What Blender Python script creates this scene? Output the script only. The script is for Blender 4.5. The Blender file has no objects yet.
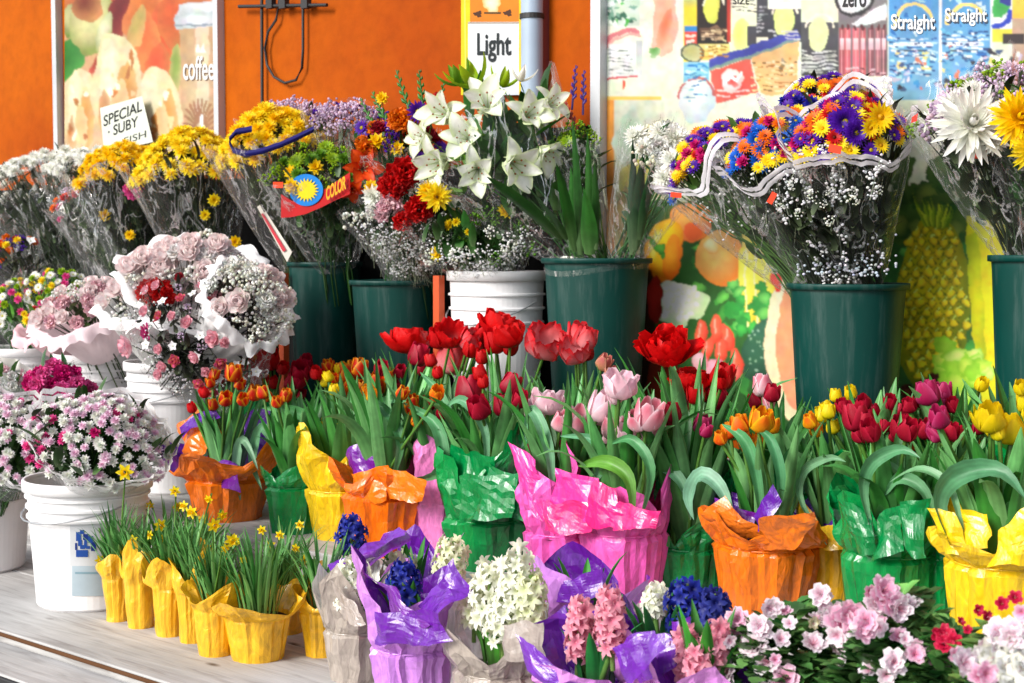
import bpy, math, random
from mathutils import Vector, Matrix, noise
PI=math.pi; TAU=2*PI
rnd=random.Random(7)
sc=bpy.context.scene; COL=sc.collection
# ------------------------------------------------------------------ camera & measuring
F=1500.0; CH=1.25; PIT=math.atan((341.5-250)/F)
CP,SP=math.cos(PIT),math.sin(PIT)
NX,NY=.659,.752
U=Vector((.7521,-.6590,0)).normalized()            # along the shop front, to the right
N=Vector((-.6590,-.7521,0)).normalized()           # out of the shop front, to the street
Z=Vector((0,0,1))
def ray(px,py):
    X=(px-512)/F; Y=-(py-341.5)/F
    return Vector((X, CP+Y*SP, -SP+Y*CP))
def PC(px,py,c):
    """point of the upright plane at distance c (parallel with the shop front) measured in the photo"""
    r=ray(px,py); k=c/(NX*r.x+NY*r.y)
    return Vector((0,0,CH))+r*k
def base(px,c,z):
    t=(px-512)/F; h=CH-z
    y=(c-NX*t*h*SP)/(NY+NX*t*CP); x=t*(y*CP+h*SP)
    return Vector((x,y,z))
def dep(p): return p.y*CP+(CH-p.z)*SP
def mpx(p,n): return n*dep(p)/F                      # n pixels as metres at p
DECK=CH-.826; MID=CH-.70; BACK=CH-.53; CW=3.25
# ------------------------------------------------------------------ colours & materials
def hx(s,a=1.0):
    s=s.lstrip('#'); v=[int(s[i:i+2],16)/255 for i in (0,2,4)]
    return tuple(((x/12.92) if x<=.04045 else ((x+.055)/1.055)**2.4)*a for x in v)
def mixc(a,b,t): return tuple(a[i]*(1-t)+b[i]*t for i in range(3))
def jit(c,r=.12,g=rnd):
    k=1+g.uniform(-r,r); return tuple(min(1,max(0,x*k*(1+g.uniform(-r,r)*.35))) for x in c)
class NT:
    def __init__(s,name):
        m=bpy.data.materials.new(name); m.use_nodes=True; s.m=m; s.t=m.node_tree; s.t.nodes.clear()
    def n(s,ty,**k):
        o=s.t.nodes.new(ty)
        for a,b in k.items():
            if a in o.inputs.keys(): s.set(o.inputs[a],b)
            else: setattr(o,a,b)
        return o
    def set(s,inp,v):
        if hasattr(v,'is_output') or isinstance(v,bpy.types.NodeSocket): s.t.links.new(v,inp)
        elif isinstance(v,tuple) and len(v)==3 and inp.type=='RGBA': inp.default_value=(*v,1)
        else: inp.default_value=v
    def l(s,a,b): s.t.links.new(a,b)
    def out(s,sh):
        o=s.n('ShaderNodeOutputMaterial'); s.l(sh,o.inputs['Surface']); return s.m
    def obj(s): return s.n('ShaderNodeTexCoord').outputs['Object']
    def noise(s,scale,detail=3,vec=None,rough=.55):
        o=s.n('ShaderNodeTexNoise'); o.inputs['Scale'].default_value=scale; o.inputs['Detail'].default_value=detail; o.inputs['Roughness'].default_value=rough
        s.l(vec if vec is not None else s.obj(),o.inputs['Vector']); return o.outputs['Fac']
    def ramp(s,fac,stops):
        o=s.n('ShaderNodeValToRGB'); s.l(fac,o.inputs['Fac']); e=o.color_ramp.elements
        while len(e)<len(stops): e.new(.5)
        for i,(p,c) in enumerate(stops): e[i].position=p; e[i].color=(*c,1) if len(c)==3 else c
        return o.outputs['Color']
    def mul(s,a,b,f=1.0,mode='MULTIPLY'):
        o=s.n('ShaderNodeMix'); o.data_type='RGBA'; o.blend_type=mode; s.set(o.inputs[0],f)
        s.set(o.inputs[6],a); s.set(o.inputs[7],b); return o.outputs[2]
    def bump(s,h,strength=.3,dist=.002):
        o=s.n('ShaderNodeBump'); o.inputs['Strength'].default_value=strength; o.inputs['Distance'].default_value=dist
        s.l(h,o.inputs['Height']); return o.outputs['Normal']
    def pr(s,col,rough=.5,spec=.5,normal=None,**k):
        o=s.n('ShaderNodeBsdfPrincipled'); s.set(o.inputs['Base Color'],col); s.set(o.inputs['Roughness'],rough); s.set(o.inputs['Specular IOR Level'],spec)
        if normal is not None: s.l(normal,o.inputs['Normal'])
        for a,b in k.items(): s.set(o.inputs[a.replace('_',' ')],b)
        return o.outputs[0]
    def mix(s,f,a,b):
        o=s.n('ShaderNodeMixShader'); s.set(o.inputs[0],f); s.l(a,o.inputs[1]); s.l(b,o.inputs[2]); return o.outputs[0]
    def attr(s):
        o=s.n('ShaderNodeAttribute'); o.attribute_name='Col'; return o.outputs['Color']
g3=lambda v:(v,v,v)
def mk_attr(name,rough,spec,trans,nscale,namp,bump=.15,coat=0,dim=1):
    t=NT(name); a=t.attr(); nz=t.noise(nscale,4)
    c=t.mul(a,t.ramp(nz,[(.25,g3((1-namp)*dim)),(.75,g3(dim))]))
    b=t.bump(nz,bump,.001)
    s=t.pr(c,rough,spec,b,Coat_Weight=coat)
    if trans:
        tr=t.n('ShaderNodeBsdfTranslucent'); t.l(c,tr.inputs['Color']); s=t.mix(trans,s,tr.outputs[0])
    return t.out(s)
M={}
M['petal']=mk_attr('petal_tissue',.5,.35,.38,60,.10)
M['leaf']=mk_attr('leaf_tissue',.42,.45,.24,35,.40,.3)
M['dryleaf']=mk_attr('stem_tissue',.5,.4,.0,40,.3)
M['tissue']=mk_attr('tissue_paper',.55,.3,.35,25,.1,.4)
M['print']=mk_attr('printed_vinyl',.45,.25,0,14,.22,.0,dim=.66)
M['plain']=mk_attr('painted_plastic',.4,.45,0,9,.10,.03)
M['soil']=mk_attr('potting_soil',.9,.1,0,80,.6,.8)
def foil(name,outer,inner=None,rough=.24):
    t=NT(name); tc=t.n('ShaderNodeTexCoord'); mp=t.n('ShaderNodeMapping'); mp.inputs['Scale'].default_value=(1.3,1.3,.6); t.l(tc.outputs['Object'],mp.inputs['Vector'])
    nz=t.n('ShaderNodeTexNoise'); nz.inputs['Scale'].default_value=38; nz.inputs['Detail'].default_value=7; nz.inputs['Distortion'].default_value=1.6; t.l(mp.outputs[0],nz.inputs['Vector'])
    vo=t.n('ShaderNodeTexVoronoi'); vo.feature='F1'; vo.inputs['Scale'].default_value=34; t.l(mp.outputs[0],vo.inputs['Vector'])
    ad=t.n('ShaderNodeMath'); ad.operation='MULTIPLY_ADD'; t.l(vo.outputs['Distance'],ad.inputs[0]); ad.inputs[1].default_value=.6; t.l(nz.outputs['Fac'],ad.inputs[2])
    b=t.bump(ad.outputs[0],.6,.005)
    var=t.ramp(nz.outputs['Fac'],[(.3,g3(.7)),(.6,g3(1))])
    c=outer
    if inner:
        ge=t.n('ShaderNodeNewGeometry'); c=t.mul(outer,inner,ge.outputs['Backfacing'],'MIX')
    c=t.mul(c,var)
    s=t.pr(c,rough,.6,b,Coat_Weight=.45,Coat_Roughness=.16)
    tr=t.n('ShaderNodeBsdfTranslucent'); t.l(c,tr.inputs['Color']); s=t.mix(.16,s,tr.outputs[0])
    return t.out(s)
def clear_mat(name,basev,tint=(1,1,1)):
    t=NT(name); tc=t.n('ShaderNodeTexCoord'); mp=t.n('ShaderNodeMapping'); mp.inputs['Scale'].default_value=(1,1,.35); t.l(tc.outputs['Object'],mp.inputs['Vector'])
    nz=t.n('ShaderNodeTexNoise'); nz.inputs['Scale'].default_value=16; nz.inputs['Detail'].default_value=4; nz.inputs['Distortion'].default_value=1.4; t.l(mp.outputs[0],nz.inputs['Vector'])
    ridge=t.ramp(nz.outputs['Fac'],[(.47,g3(0)),(.492,g3(1)),(.497,g3(.2)),(.505,g3(.8)),(.52,g3(0))])
    lw=t.n('ShaderNodeLayerWeight'); lw.inputs['Blend'].default_value=.28
    m1=t.n('ShaderNodeMath'); m1.operation='MULTIPLY_ADD'; t.l(ridge,m1.inputs[0]); m1.inputs[1].default_value=.62; m1.inputs[2].default_value=basev
    m2=t.n('ShaderNodeMath'); m2.operation='MULTIPLY_ADD'; m2.use_clamp=True; t.l(lw.outputs['Facing'],m2.inputs[0]); m2.inputs[1].default_value=.20; t.l(m1.outputs[0],m2.inputs[2])
    b=t.bump(nz.outputs['Fac'],.8,.01)
    gl=t.n('ShaderNodeBsdfGlossy'); gl.inputs['Roughness'].default_value=.12; t.l(b,gl.inputs['Normal'])
    df=t.n('ShaderNodeBsdfDiffuse'); df.inputs['Color'].default_value=(*tint,1); t.l(b,df.inputs['Normal'])
    g=t.mix(.3,gl.outputs[0],df.outputs[0]); tp=t.n('ShaderNodeBsdfTransparent')
    return t.out(t.mix(m2.outputs[0],tp.outputs[0],g))
M['clear']=clear_mat('clear_cellophane',.015)
M['hazy']=clear_mat('hazy_cellophane',.03,(1,.97,.97))
def plain(name,c,rough=.5,spec=.5,dust=0,**k):
    t=NT(name); nz=t.noise(6,5); cc=t.mul(c,t.ramp(nz,[(.3,g3(.84)),(.7,g3(1))]))
    tc=t.n('ShaderNodeTexCoord'); mp=t.n('ShaderNodeMapping'); mp.inputs['Scale'].default_value=(30,30,3); t.l(tc.outputs['Object'],mp.inputs['Vector']); n2=t.noise(1.2,6,mp.outputs[0],.7)
    if dust: cc=t.mul(cc,(.35,.40,.38),t.ramp(n2,[(.5,g3(0)),(.8,g3(dust))]),'MIX')
    mr=t.n('ShaderNodeMapRange'); t.l(n2,mr.inputs['Value']); mr.inputs['To Min'].default_value=rough-.12; mr.inputs['To Max'].default_value=min(1,rough+.25)
    return t.out(t.pr(cc,mr.outputs[0],spec,t.bump(n2,.10,.001),**k))
M['green_bucket']=plain('green_plastic',(.0005,.042,.034),.40,.28,dust=.12)
M['white_bucket']=plain('white_plastic',(.80,.79,.80),.42,.4,dust=.25)
M['metal']=plain('galvanised_metal',(.45,.46,.48),.35,.5,Metallic=.7)
M['frame']=plain('grey_aluminium',(.50,.51,.53),.4,.5,Metallic=.3)
M['pipe']=plain('blue_grey_paint',(.33,.41,.52),.4)
M['black']=plain('black_rubber',(.012,.011,.012),.5)
M['darkwall']=plain('black_board',(.006,.006,.006),.75,.2)
M['post']=plain('orange_red_paint',(.55,.07,.01),.5)
M['yellow_pot']=foil('yellow_paper_foil',(.92,.50,.01),None,.40)
def wallmat():
    t=NT('orange_render'); nz=t.noise(1.3,5); nz2=t.noise(22,6)
    c=t.ramp(nz,[(.35,(.30,.046,.001)),(.65,(.40,.082,.001))])
    # redder towards the far left end of the wall
    tc=t.n('ShaderNodeTexCoord'); sp=t.n('ShaderNodeSeparateXYZ'); t.l(tc.outputs['Object'],sp.inputs[0])
    mr=t.n('ShaderNodeMapRange'); t.l(sp.outputs['X'],mr.inputs['Value']); mr.inputs['From Min'].default_value=-1.9; mr.inputs['From Max'].default_value=-1.0
    c=t.mul((.30,.024,.004),c,mr.outputs[0],'MIX')
    c=t.mul(c,t.ramp(nz2,[(.3,g3(.85)),(.6,g3(1))]))
    return t.out(t.pr(c,.7,.08,t.bump(nz2,.4,.004)))
M['wall']=wallmat()
def woodmat():
    t=NT('weathered_planks'); tc=t.n('ShaderNodeTexCoord'); mp=t.n('ShaderNodeMapping'); mp.inputs['Scale'].default_value=(1.2,14,14); t.l(tc.outputs['Object'],mp.inputs['Vector'])
    nz=t.n('ShaderNodeTexNoise'); nz.inputs['Scale'].default_value=4; nz.inputs['Detail'].default_value=8; nz.inputs['Distortion'].default_value=.8; t.l(mp.outputs[0],nz.inputs['Vector'])
    c=t.ramp(nz.outputs['Fac'],[(.28,(.30,.28,.27)),(.46,(.43,.42,.41)),(.72,(.52,.51,.50))])
    mp2=t.n('ShaderNodeMapping'); mp2.inputs['Scale'].default_value=(5,12,12); t.l(tc.outputs['Object'],mp2.inputs['Vector'])
    v=t.n('ShaderNodeTexVoronoi'); v.inputs['Scale'].default_value=.9; t.l(mp2.outputs[0],v.inputs['Vector'])
    c=t.mul(c,t.ramp(v.outputs['Distance'],[(.03,(.25,.2,.17)),(.12,(1,1,1))]))
    n2=t.noise(3,3); c=t.mul(c,t.ramp(n2,[(.35,g3(.8)),(.6,g3(1))]))
    return t.out(t.pr(c,.7,.3,t.bump(nz.outputs['Fac'],.5,.003)))
M['wood']=woodmat()
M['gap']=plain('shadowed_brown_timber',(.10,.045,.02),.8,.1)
def asph():
    t=NT('asphalt'); nz=t.noise(60,5); return t.out(t.pr(t.ramp(nz,[(.3,g3(.03)),(.7,g3(.09))]),.85,.2,t.bump(nz,.6,.004)))
M['asphalt']=asph()
# ------------------------------------------------------------------ mesh builder
class MB:
    def __init__(s): s.v=[];s.f=[];s.c=[];s.mi=[]
    def add(s,verts,faces,cols,mi=0):
        o=len(s.v); s.v+=[tuple(p) for p in verts]
        if isinstance(cols,tuple): cols=[cols]*len(verts)
        s.c+=cols; s.f+=[tuple(i+o for i in f) for f in faces]; s.mi+=[mi]*len(faces)
    def grid(s,rows,cols,closed=False,mi=0):
        n=len(rows[0]); v=[p for r in rows for p in r]; f=[]
        for i in range(len(rows)-1):
            for j in range(n if closed else n-1):
                k=(j+1)%n; f.append((i*n+j,i*n+k,(i+1)*n+k,(i+1)*n+j))
        if not isinstance(cols,tuple): cols=[c for r in cols for c in r]
        s.add(v,f,cols,mi)
    def tube(s,pts,r,col,n=5,mi=0,cap=True):
        rows=[]; pts=[Vector(p) for p in pts]
        for i,p in enumerate(pts):
            d=(pts[min(i+1,len(pts)-1)]-pts[max(i-1,0)]).normalized()
            a=d.cross(Vector((.31,.17,.93)) if abs(d.z)<.9 else Vector((1,.1,0))).normalized(); b=d.cross(a)
            rr=r[i] if isinstance(r,(list,tuple)) else r
            rows.append([p+(a*math.cos(TAU*k/n)+b*math.sin(TAU*k/n))*rr for k in range(n)])
        s.grid(rows,col,True,mi)
        if cap:
            s.add(rows[0],[tuple(range(n))],col,mi); s.add(rows[-1],[tuple(range(n))],col,mi)
    def lathe(s,prof,col,n=40,mi=0,cen=(0,0,0)):
        cx,cy,cz=cen
        s.grid([[Vector((cx+r*math.cos(TAU*k/n),cy+r*math.sin(TAU*k/n),cz+z)) for k in range(n)] for r,z in prof],col,True,mi)
    def box(s,o,ax,sx,sy,sz,col,mi=0):
        X,Y,W=ax; p=[]
        for k in (0,1):
            for j in (0,1):
                for i in (0,1): p.append(o+X*(i*sx)+Y*(j*sy)+W*(k*sz))
        s.add(p,[(0,1,3,2),(4,6,7,5),(0,4,5,1),(2,3,7,6),(0,2,6,4),(1,5,7,3)],col,mi)
    def mesh(s,name,mats,smooth=True,origin=None):
        me=bpy.data.meshes.new(name); v=s.v
        if origin is not None: v=[(p[0]-origin[0],p[1]-origin[1],p[2]-origin[2]) for p in v]
        me.from_pydata(v,[],s.f)
        a=me.color_attributes.new('Col','FLOAT_COLOR','POINT')
        buf=[]
        for c in s.c: buf+=[c[0],c[1],c[2],1.0]
        a.data.foreach_set('color',buf)
        if not isinstance(mats,(list,tuple)): mats=[mats]
        for m in mats: me.materials.append(m)
        if len(mats)>1: me.polygons.foreach_set('material_index',s.mi)
        me.polygons.foreach_set('use_smooth',[smooth]*len(s.f)); me.update(); return me
    def build(s,name,mats,parent=None,smooth=True,sub=False):
        """vertices are world positions; sub: parent is itself a mesh child of a root"""
        if parent is None: org=None
        else: org=parent.get('_org')
        if org is None:
            org=(0,0,0)
        o=bpy.data.objects.new(name,s.mesh(name,mats,smooth,org)); COL.objects.link(o)
        if parent is not None: o.parent=parent
        o['_org']=tuple(org); return o
def root(name,label,cat,loc,group=None,kind=None):
    o=bpy.data.objects.new(name,None); COL.objects.link(o); o.location=loc; o['_org']=tuple(loc); o.empty_display_size=.05
    o['label']=label; o['category']=cat
    if group: o['group']=group
    if kind: o['kind']=kind
    return o
def place(name,mesh,parent,mat):
    o=bpy.data.objects.new(name,mesh); COL.objects.link(o); o.parent=parent
    org=Vector(parent['_org']); m=mat.copy(); m.translation=m.translation-org; o.matrix_local=m; return o
def frame(d,roll=0):
    """rotation whose local Z is d"""
    d=Vector(d).normalized(); q=Z.rotation_difference(d).to_matrix()
    return (q@Matrix.Rotation(roll,3,'Z')).to_4x4()
def xf(loc,d,s=1,roll=0): return Matrix.Translation(loc)@frame(d,roll)@Matrix.Scale(s,4)
# ------------------------------------------------------------------ petals & blossoms (unit: metres, facing +Z)
def petal(mb,az,r0,z0,L,W,a0,a1,cup=.3,c0=(1,1,1),c1=(1,1,1),ce=None,ns=5,nt=3,pw=.75,pt=.6,wav=0,tipz=0,g=rnd,tilt=0,turn=0,tipw=.06):
    rows=[];cols=[]; x,z=r0,z0; ca,sa=math.cos(az),math.sin(az); ph=g.uniform(0,6)
    for i in range(ns+1):
        s=i/ns; se=(1-(1-s)**turn) if turn else s; a=math.radians(a0+(a1-a0)*se)
        w=W*(max(0,math.sin(PI*min(1,(s*.93+.07)**pw)))**pt) if i<ns else W*tipw
        nx,nz=-math.sin(a),math.cos(a); row=[];cr=[]
        for j in range(nt+1):
            t=2*j/nt-1; k=cup*w*t*t + wav*math.sin(ph+5*t+9*s)*s
            px=x+nx*k; pz=z+nz*k; y=t*w+tilt*s*L
            row.append((px*ca-y*sa, px*sa+y*ca, pz)); c=mixc(c0,c1,s)
            if ce is not None: c=mixc(c,ce,min(1,abs(t)**3.2*.9+max(0,s-.86)*3))
            kk=1-.07*(j%2)-.04*((i*3+j)%4==0); cr.append(tuple(min(1,v*kk) for v in c))
        rows.append(row);cols.append(cr)
        x+=math.cos(a)*L/ns; z+=math.sin(a)*L/ns
    mb.grid(rows,cols)
def blob(mb,cen,r,col,n=6,flat=1.0):
    rows=[]
    for i in range(4):
        a=-PI/2+PI*(i+.15)/3.3
        rows.append([(cen[0]+r*math.cos(a)*math.cos(TAU*k/n),cen[1]+r*math.cos(a)*math.sin(TAU*k/n),cen[2]+r*flat*math.sin(a)) for k in range(n)])
    mb.grid(rows,col,True)
def fl_tulip(mb,c,g,open_=0,L=.068):
    c0,c1,ce=c
    for ring in (0,1):
        for k in range(3):
            petal(mb,TAU*k/3+g.uniform(-.1,.1)+.5+ring*PI/3,.003+.002*ring,0,L*(1-.05*ring)*g.uniform(.96,1.04),.0205+.003*ring+.004*open_,2-ring*4,(97+3*(1-ring))-22*open_+g.uniform(-4,5),.42-.12*open_,jit(c0,.1,g),jit(c1,.10,g),ce,9,6,.8,.52,.0012*(1+3*open_),g=g,turn=3.4,tipw=.30)
def fl_double(mb,c,g):   # blowsy open tulip
    c0,c1,ce=c
    for ring,(n,a0,a1,w,L) in enumerate([(3,20,104,.022,.045),(5,8,92,.026,.054),(5,0,78,.028,.060),(4,-5,58,.028,.060)]):
        for k in range(n):
            petal(mb,TAU*k/n+ring*.6+g.uniform(-.2,.2),.004,0,L*g.uniform(.9,1.08),w,a0,a1+g.uniform(-12,10),.4,jit(c0,.15,g),jit(c1,.14,g),ce,8,6,.85,.5,.0035,g=g,turn=2.6,tipw=.35)
def fl_daisy(mb,c,g,n=15,rows=2,R=.035):
    c0,c1,cc=c
    for r in range(rows):
        for k in range(n):
            petal(mb,TAU*(k+.5*r)/n+g.uniform(-.08,.08),R*.15,.002*r,R*(1-.14*r),R*.15,12+18*r,g.uniform(-8,14)+14*r,.25,c0,jit(c1,.14,g),None,3,2,.7,.6,g=g)
    blob(mb,(0,0,R*.1),R*.26,cc,8,.55)
def fl_mum(mb,c,g,R=.04,dense=1):
    c0,c1,_=c
    for (n,a0,a1,L) in [(16,-25,5,1),(15,0,25,.95),(13,22,50,.85),(10,45,75,.7),(6,65,95,.55)]:
        for k in range(n):
            petal(mb,TAU*k/n+g.uniform(-.2,.2),R*.05,R*.05,R*L*g.uniform(.88,1.08),R*.12,a0,a1+g.uniform(-8,8),.4,c0,jit(c1,.12,g),None,3,2,.8,.55,g=g)
def fl_spider(mb,c,g,R=.07):
    c0,c1,_=c
    for (n,a0,a1,L) in [(24,-30,-5,1),(24,-5,20,1),(20,15,55,.92),(16,40,90,.75),(9,65,125,.55)]:
        for k in range(n):
            petal(mb,TAU*k/n+g.uniform(-.2,.2),R*.04,0,R*L*g.uniform(.85,1.1),R*.085,a0,a1+g.uniform(-12,12),.6,c0,jit(c1,.1,g),None,4,2,.8,.4,g=g)
def fl_pom(mb,c,g,R=.018):
    c0,c1,_=c
    for (n,a0,a1,L) in [(9,-20,30,1),(8,15,60,.95),(6,45,90,.75)]:
        for k in range(n):
            petal(mb,TAU*k/n+g.uniform(-.2,.2),R*.05,0,R*L,R*.3,a0,a1,.4,jit(c0,.15,g),jit(c1,.15,g),None,2,2,.8,.5,g=g)
def fl_carn(mb,c,g,R=.03):
    c0,c1,_=c
    for (n,a0,a1,L) in [(8,-12,12,1),(8,12,30,.98),(7,30,55,.92),(6,48,75,.85),(4,65,90,.75)]:
        for k in range(n):
            petal(mb,TAU*k/n+g.uniform(-.3,.3),R*.03,0,R*L*g.uniform(.9,1.08),R*.38,a0,a1,.15,jit(c0,.25,g),jit(c1,.18,g),None,4,5,.95,.45,R*.13,g=g)
def fl_rose(mb,c,g,R=.026):
    c0,c1,ce=c
    for (n,a0,a1,w,L) in [(3,70,100,.5,1.25),(4,55,95,.55,1.3),(5,35,75,.6,1.35),(5,15,45,.62,1.35)]:
        for k in range(n):
            petal(mb,TAU*k/n+g.uniform(-.3,.3),R*.06,0,R*L,R*w,a0-15,a1+6,.4,jit(c0,.12,g),jit(c1,.08,g),ce,5,5,.95,.42,R*.05,g=g,turn=1.8,tipw=.5)
def fl_lily(mb,c,g,R=.1):
    c0,c1,ce=c
    for k in range(6):
        petal(mb,TAU*k/6+g.uniform(-.12,.12),R*.03,0,R*1.25*g.uniform(.92,1.05),R*(.36 if k%2 else .27),80,-10+g.uniform(-35,45),.3,c0,c1,ce,8,4,.8,.62,R*.03,g=g)
    for k in range(6):
        a=TAU*k/6+.3; d=Vector((math.cos(a)*.3,math.sin(a)*.3,1)).normalized(); p=d*R*.75
        mb.tube([(0,0,0),p],R*.012,(.55,.7,.3),3,cap=False); blob(mb,p,R*.035,(.35,.10,.02),5)
def fl_bud(mb,c,g,L=.06):
    for k in range(4): petal(mb,TAU*k/4,.001,0,L,.009,22,98,.7,c[0],c[1],None,5,3,.75,.6,g=g)
def fl_small(mb,c,g,R=.011):
    c0,c1,cc=c
    for k in range(5): petal(mb,TAU*k/5+g.uniform(-.1,.1),R*.1,0,R,R*.42,20,0,.2,c0,jit(c1,.1,g),None,2,2,.7,.55,g=g)
    blob(mb,(0,0,R*.1),R*.2,cc,5)
def fl_azalea(mb,c,g,R=.03):
    c0,c1,ce=c
    for rg in range(2):
        for k in range(5): petal(mb,TAU*k/5+g.uniform(-.12,.12)+rg*.6,R*.05,0,R*(1-.2*rg)*g.uniform(.92,1.05),R*.42,45+12*rg,5+25*rg,.1,c0,jit(c1,.08,g),ce,5,5,1.05,.42,R*.09,g=g,tipw=.6)
    for k in range(4):
        a=g.uniform(0,TAU); mb.tube([(0,0,0),(math.cos(a)*R*.15,math.sin(a)*R*.15,R*.75)],R*.018,(.8,.35,.45),3,cap=False)
def fl_daff(mb,c,g,R=.017):
    c0,c1,cc=c
    for k in range(6): petal(mb,TAU*k/6+g.uniform(-.1,.1),R*.15,0,R,R*.3,12,-6,.2,c0,c1,None,3,2,.75,.6,g=g)
    n=10; rows=[[(r*math.cos(TAU*k/n)*(1+.08*(k%2)*(i==2)),r*math.sin(TAU*k/n)*(1+.08*(k%2)*(i==2)),z) for k in range(n)] for i,(r,z) in enumerate([(R*.28,0),(R*.3,R*.5),(R*.42,R*.75)])]
    mb.grid(rows,cc,True)
def fl_lace(mb,c,g,R=.03):   # fuzzy statice / filler head
    for k in range(26):
        p=Vector((g.gauss(0,1),g.gauss(0,1),g.gauss(0,1)+.4)).normalized()*R*g.uniform(.5,1); blob(mb,p,R*g.uniform(.10,.2),jit(mixc(c[0],c[1],g.random()),.2,g),5)
KIND=dict(tulip=fl_tulip,tulip_open=lambda m,c,g:fl_tulip(m,c,g,.75,.058),double=fl_double,daisy=fl_daisy,mum=fl_mum,spider=fl_spider,pom=fl_pom,carn=fl_carn,rose=fl_rose,lily=fl_lily,bud=fl_bud,small=fl_small,azalea=fl_azalea,daff=fl_daff,lace=fl_lace,
    bigdaisy=lambda m,c,g:fl_daisy(m,c,g,22,3,.035))
PARTNAME=dict(tulip='tulip_flower',tulip_open='tulip_flower',double='tulip_flower',daisy='daisy_flower',bigdaisy='daisy_flower',mum='chrysanthemum_flower',spider='chrysanthemum_flower',pom='pompon_flower',carn='carnation_flower',rose='rose_flower',lily='lily_flower',bud='flower_bud',small='small_blossom',azalea='azalea_flower',daff='daffodil_flower',lace='filler_flower')
def C3(a,b=None,e=None):
    a=hx(a) if isinstance(a,str) else a
    return (a, hx(b) if b else a, hx(e) if e else None)
PAL=dict(
 red=C3('#a80008','#e01018'), bigred=C3('#b40008','#e80c10'), crimson=C3('#7a001e','#b4062c','#c81c40'), magenta=C3('#8c0840','#c0185c','#d04880'),
 pink=C3('#f0c8c8','#ee8fb0','#f8c4d0'), palepink=C3('#faeaea','#f4b4cc','#fce6ec'), stripe=C3('#f2dce0','#dc3c68','#fae4ea'), redwhite=C3('#f0b0b4','#d41024','#dc0c1c'),
 bicol=C3('#d02008','#cc0c08','#f8b818'), orange=C3('#e03808','#f07808','#f8b020'), yellow=C3('#c8c810','#fad808','#f8dc20'), yelred=C3('#f8c810','#e85010','#fad010'),
 budpink=C3('#c0a060','#c84860','#d8a080'))
PAL2=dict(  # c0 base, c1 tip, centre
 y=C3('#fcc400','#ffdc08','#e8b000'), y2=C3('#fcd000','#ffe828','#e8b000'), w=C3('#e8ead8','#f8f8f4','#d8d060'), o=C3('#e05000','#fa8208','#803000'), b=C3('#0838a0','#1878e8','#e8d020'), db=C3('#101060','#2020a8','#d0c020'),
 p=C3('#38087c','#5c18b4','#c8b020'), lp=C3('#c0a8c8','#f0dcec','#c8b0c8'), m=C3('#a80850','#e01880','#e0c020'), r=C3('#a00008','#e01010','#601000'), dr=C3('#700818','#a81028','#401000'), pk=C3('#fab8c4','#fdd0d8','#f09cb0'), pp=C3('#fff0f0','#fff6f4','#ffe4e4'), hp=C3('#e02080','#f060a8','#e0a030'), lime=C3('#6c9808','#a8c818','#80a010'), wp=C3('#f0a8d0','#fdf2fa','#e8dcb0'), lil=C3('#f4f8e8','#fcfcfa','#dcecb0'), ol=C3('#e83808','#f85c08','#c02000'), cr=C3('#e8e0c8','#f4f0dc','#d0c880'),
 gr=C3('#3c7010','#74a828','#507818'), az=C3('#f490bc','#fcc4e0','#fee8f4'), azw=C3('#f8c0d8','#feeaf4','#ffffff'), azr=C3('#b00830','#d81848','#e03060'), df=C3('#f0d800','#fce828','#f8c800'), wn=C3('#fcfcff','#ffffff','#e8e8d0'))
_cache={}
def blossom(kind,cname,g=rnd,nv=3):
    v=g.randrange(nv); key=(kind,cname,v)
    if key not in _cache:
        gg=random.Random(hash((kind,cname)) & 0 or (sum(map(ord,kind+cname))*31+v)); mb=MB()
        c=PAL[cname] if kind in('tulip','tulip_open','double') else PAL2[cname]
        KIND[kind](mb,c,gg)
        _cache[key]=mb.mesh(PARTNAME[kind],M['petal'],True)
    return _cache[key]
# natural radius of each blossom mesh, to size them from measured pixels
NATR=dict(daisy=.035,bigdaisy=.035,mum=.04,spider=.07,pom=.018,carn=.03,rose=.026,lily=.1,bud=.03,small=.011,azalea=.03,daff=.017,lace=.03)
def put(kind,cname,p,d,R,parent,g=rnd,name=None):
    s=R/NATR.get(kind,.03); return place(name or PARTNAME[kind],blossom(kind,cname,g),parent,xf(p,d,s,g.uniform(0,TAU)))
# ------------------------------------------------------------------ leaves
LG=[hx('#1e5a2c'),hx('#2c6e34'),hx('#3a7c40'),hx('#2a6a4a'),hx('#4c8c38')]
def strap(mb,p0,az,L,W,e0,e1,col,g,ns=8,nt=4,cup=.35,twist=0,pw=.8,pt=.7,droop=1.6,tipcol=None):
    """long leaf: starts at p0 heading az, elevation e0 -> e1 degrees"""
    rows=[];cols=[];p=Vector(p0)
    for i in range(ns+1):
        s=i/ns; e=math.radians(e0+(e1-e0)*s**droop); h=Vector((math.cos(az),math.sin(az),0)); d=h*math.cos(e)+Z*math.sin(e)
        side=h.cross(Z); nrm=side.cross(d)
        if twist:
            q=Matrix.Rotation(twist*s,3,d); side=q@side; nrm=q@nrm
        w=W*max(.03,math.sin(PI*min(1,(s*.94+.06)**pw)))**pt if i<ns else W*.04
        row=[];cr=[]
        for j in range(nt+1):
            t=2*j/nt-1; row.append(p+side*(t*w)+nrm*(cup*w*t*t)+nrm*math.sin(7*s+4*t)*w*.05)
            k=.86 if j%2 else 1.08; c=mixc(mixc(col,hx('#a8c088'),max(0,.45-s)*.5),tipcol or col,s); cr.append(tuple(min(1,x*k) for x in c))
        rows.append(row);cols.append(cr); p=p+d*(L/ns)
    mb.grid(rows,cols)
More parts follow.
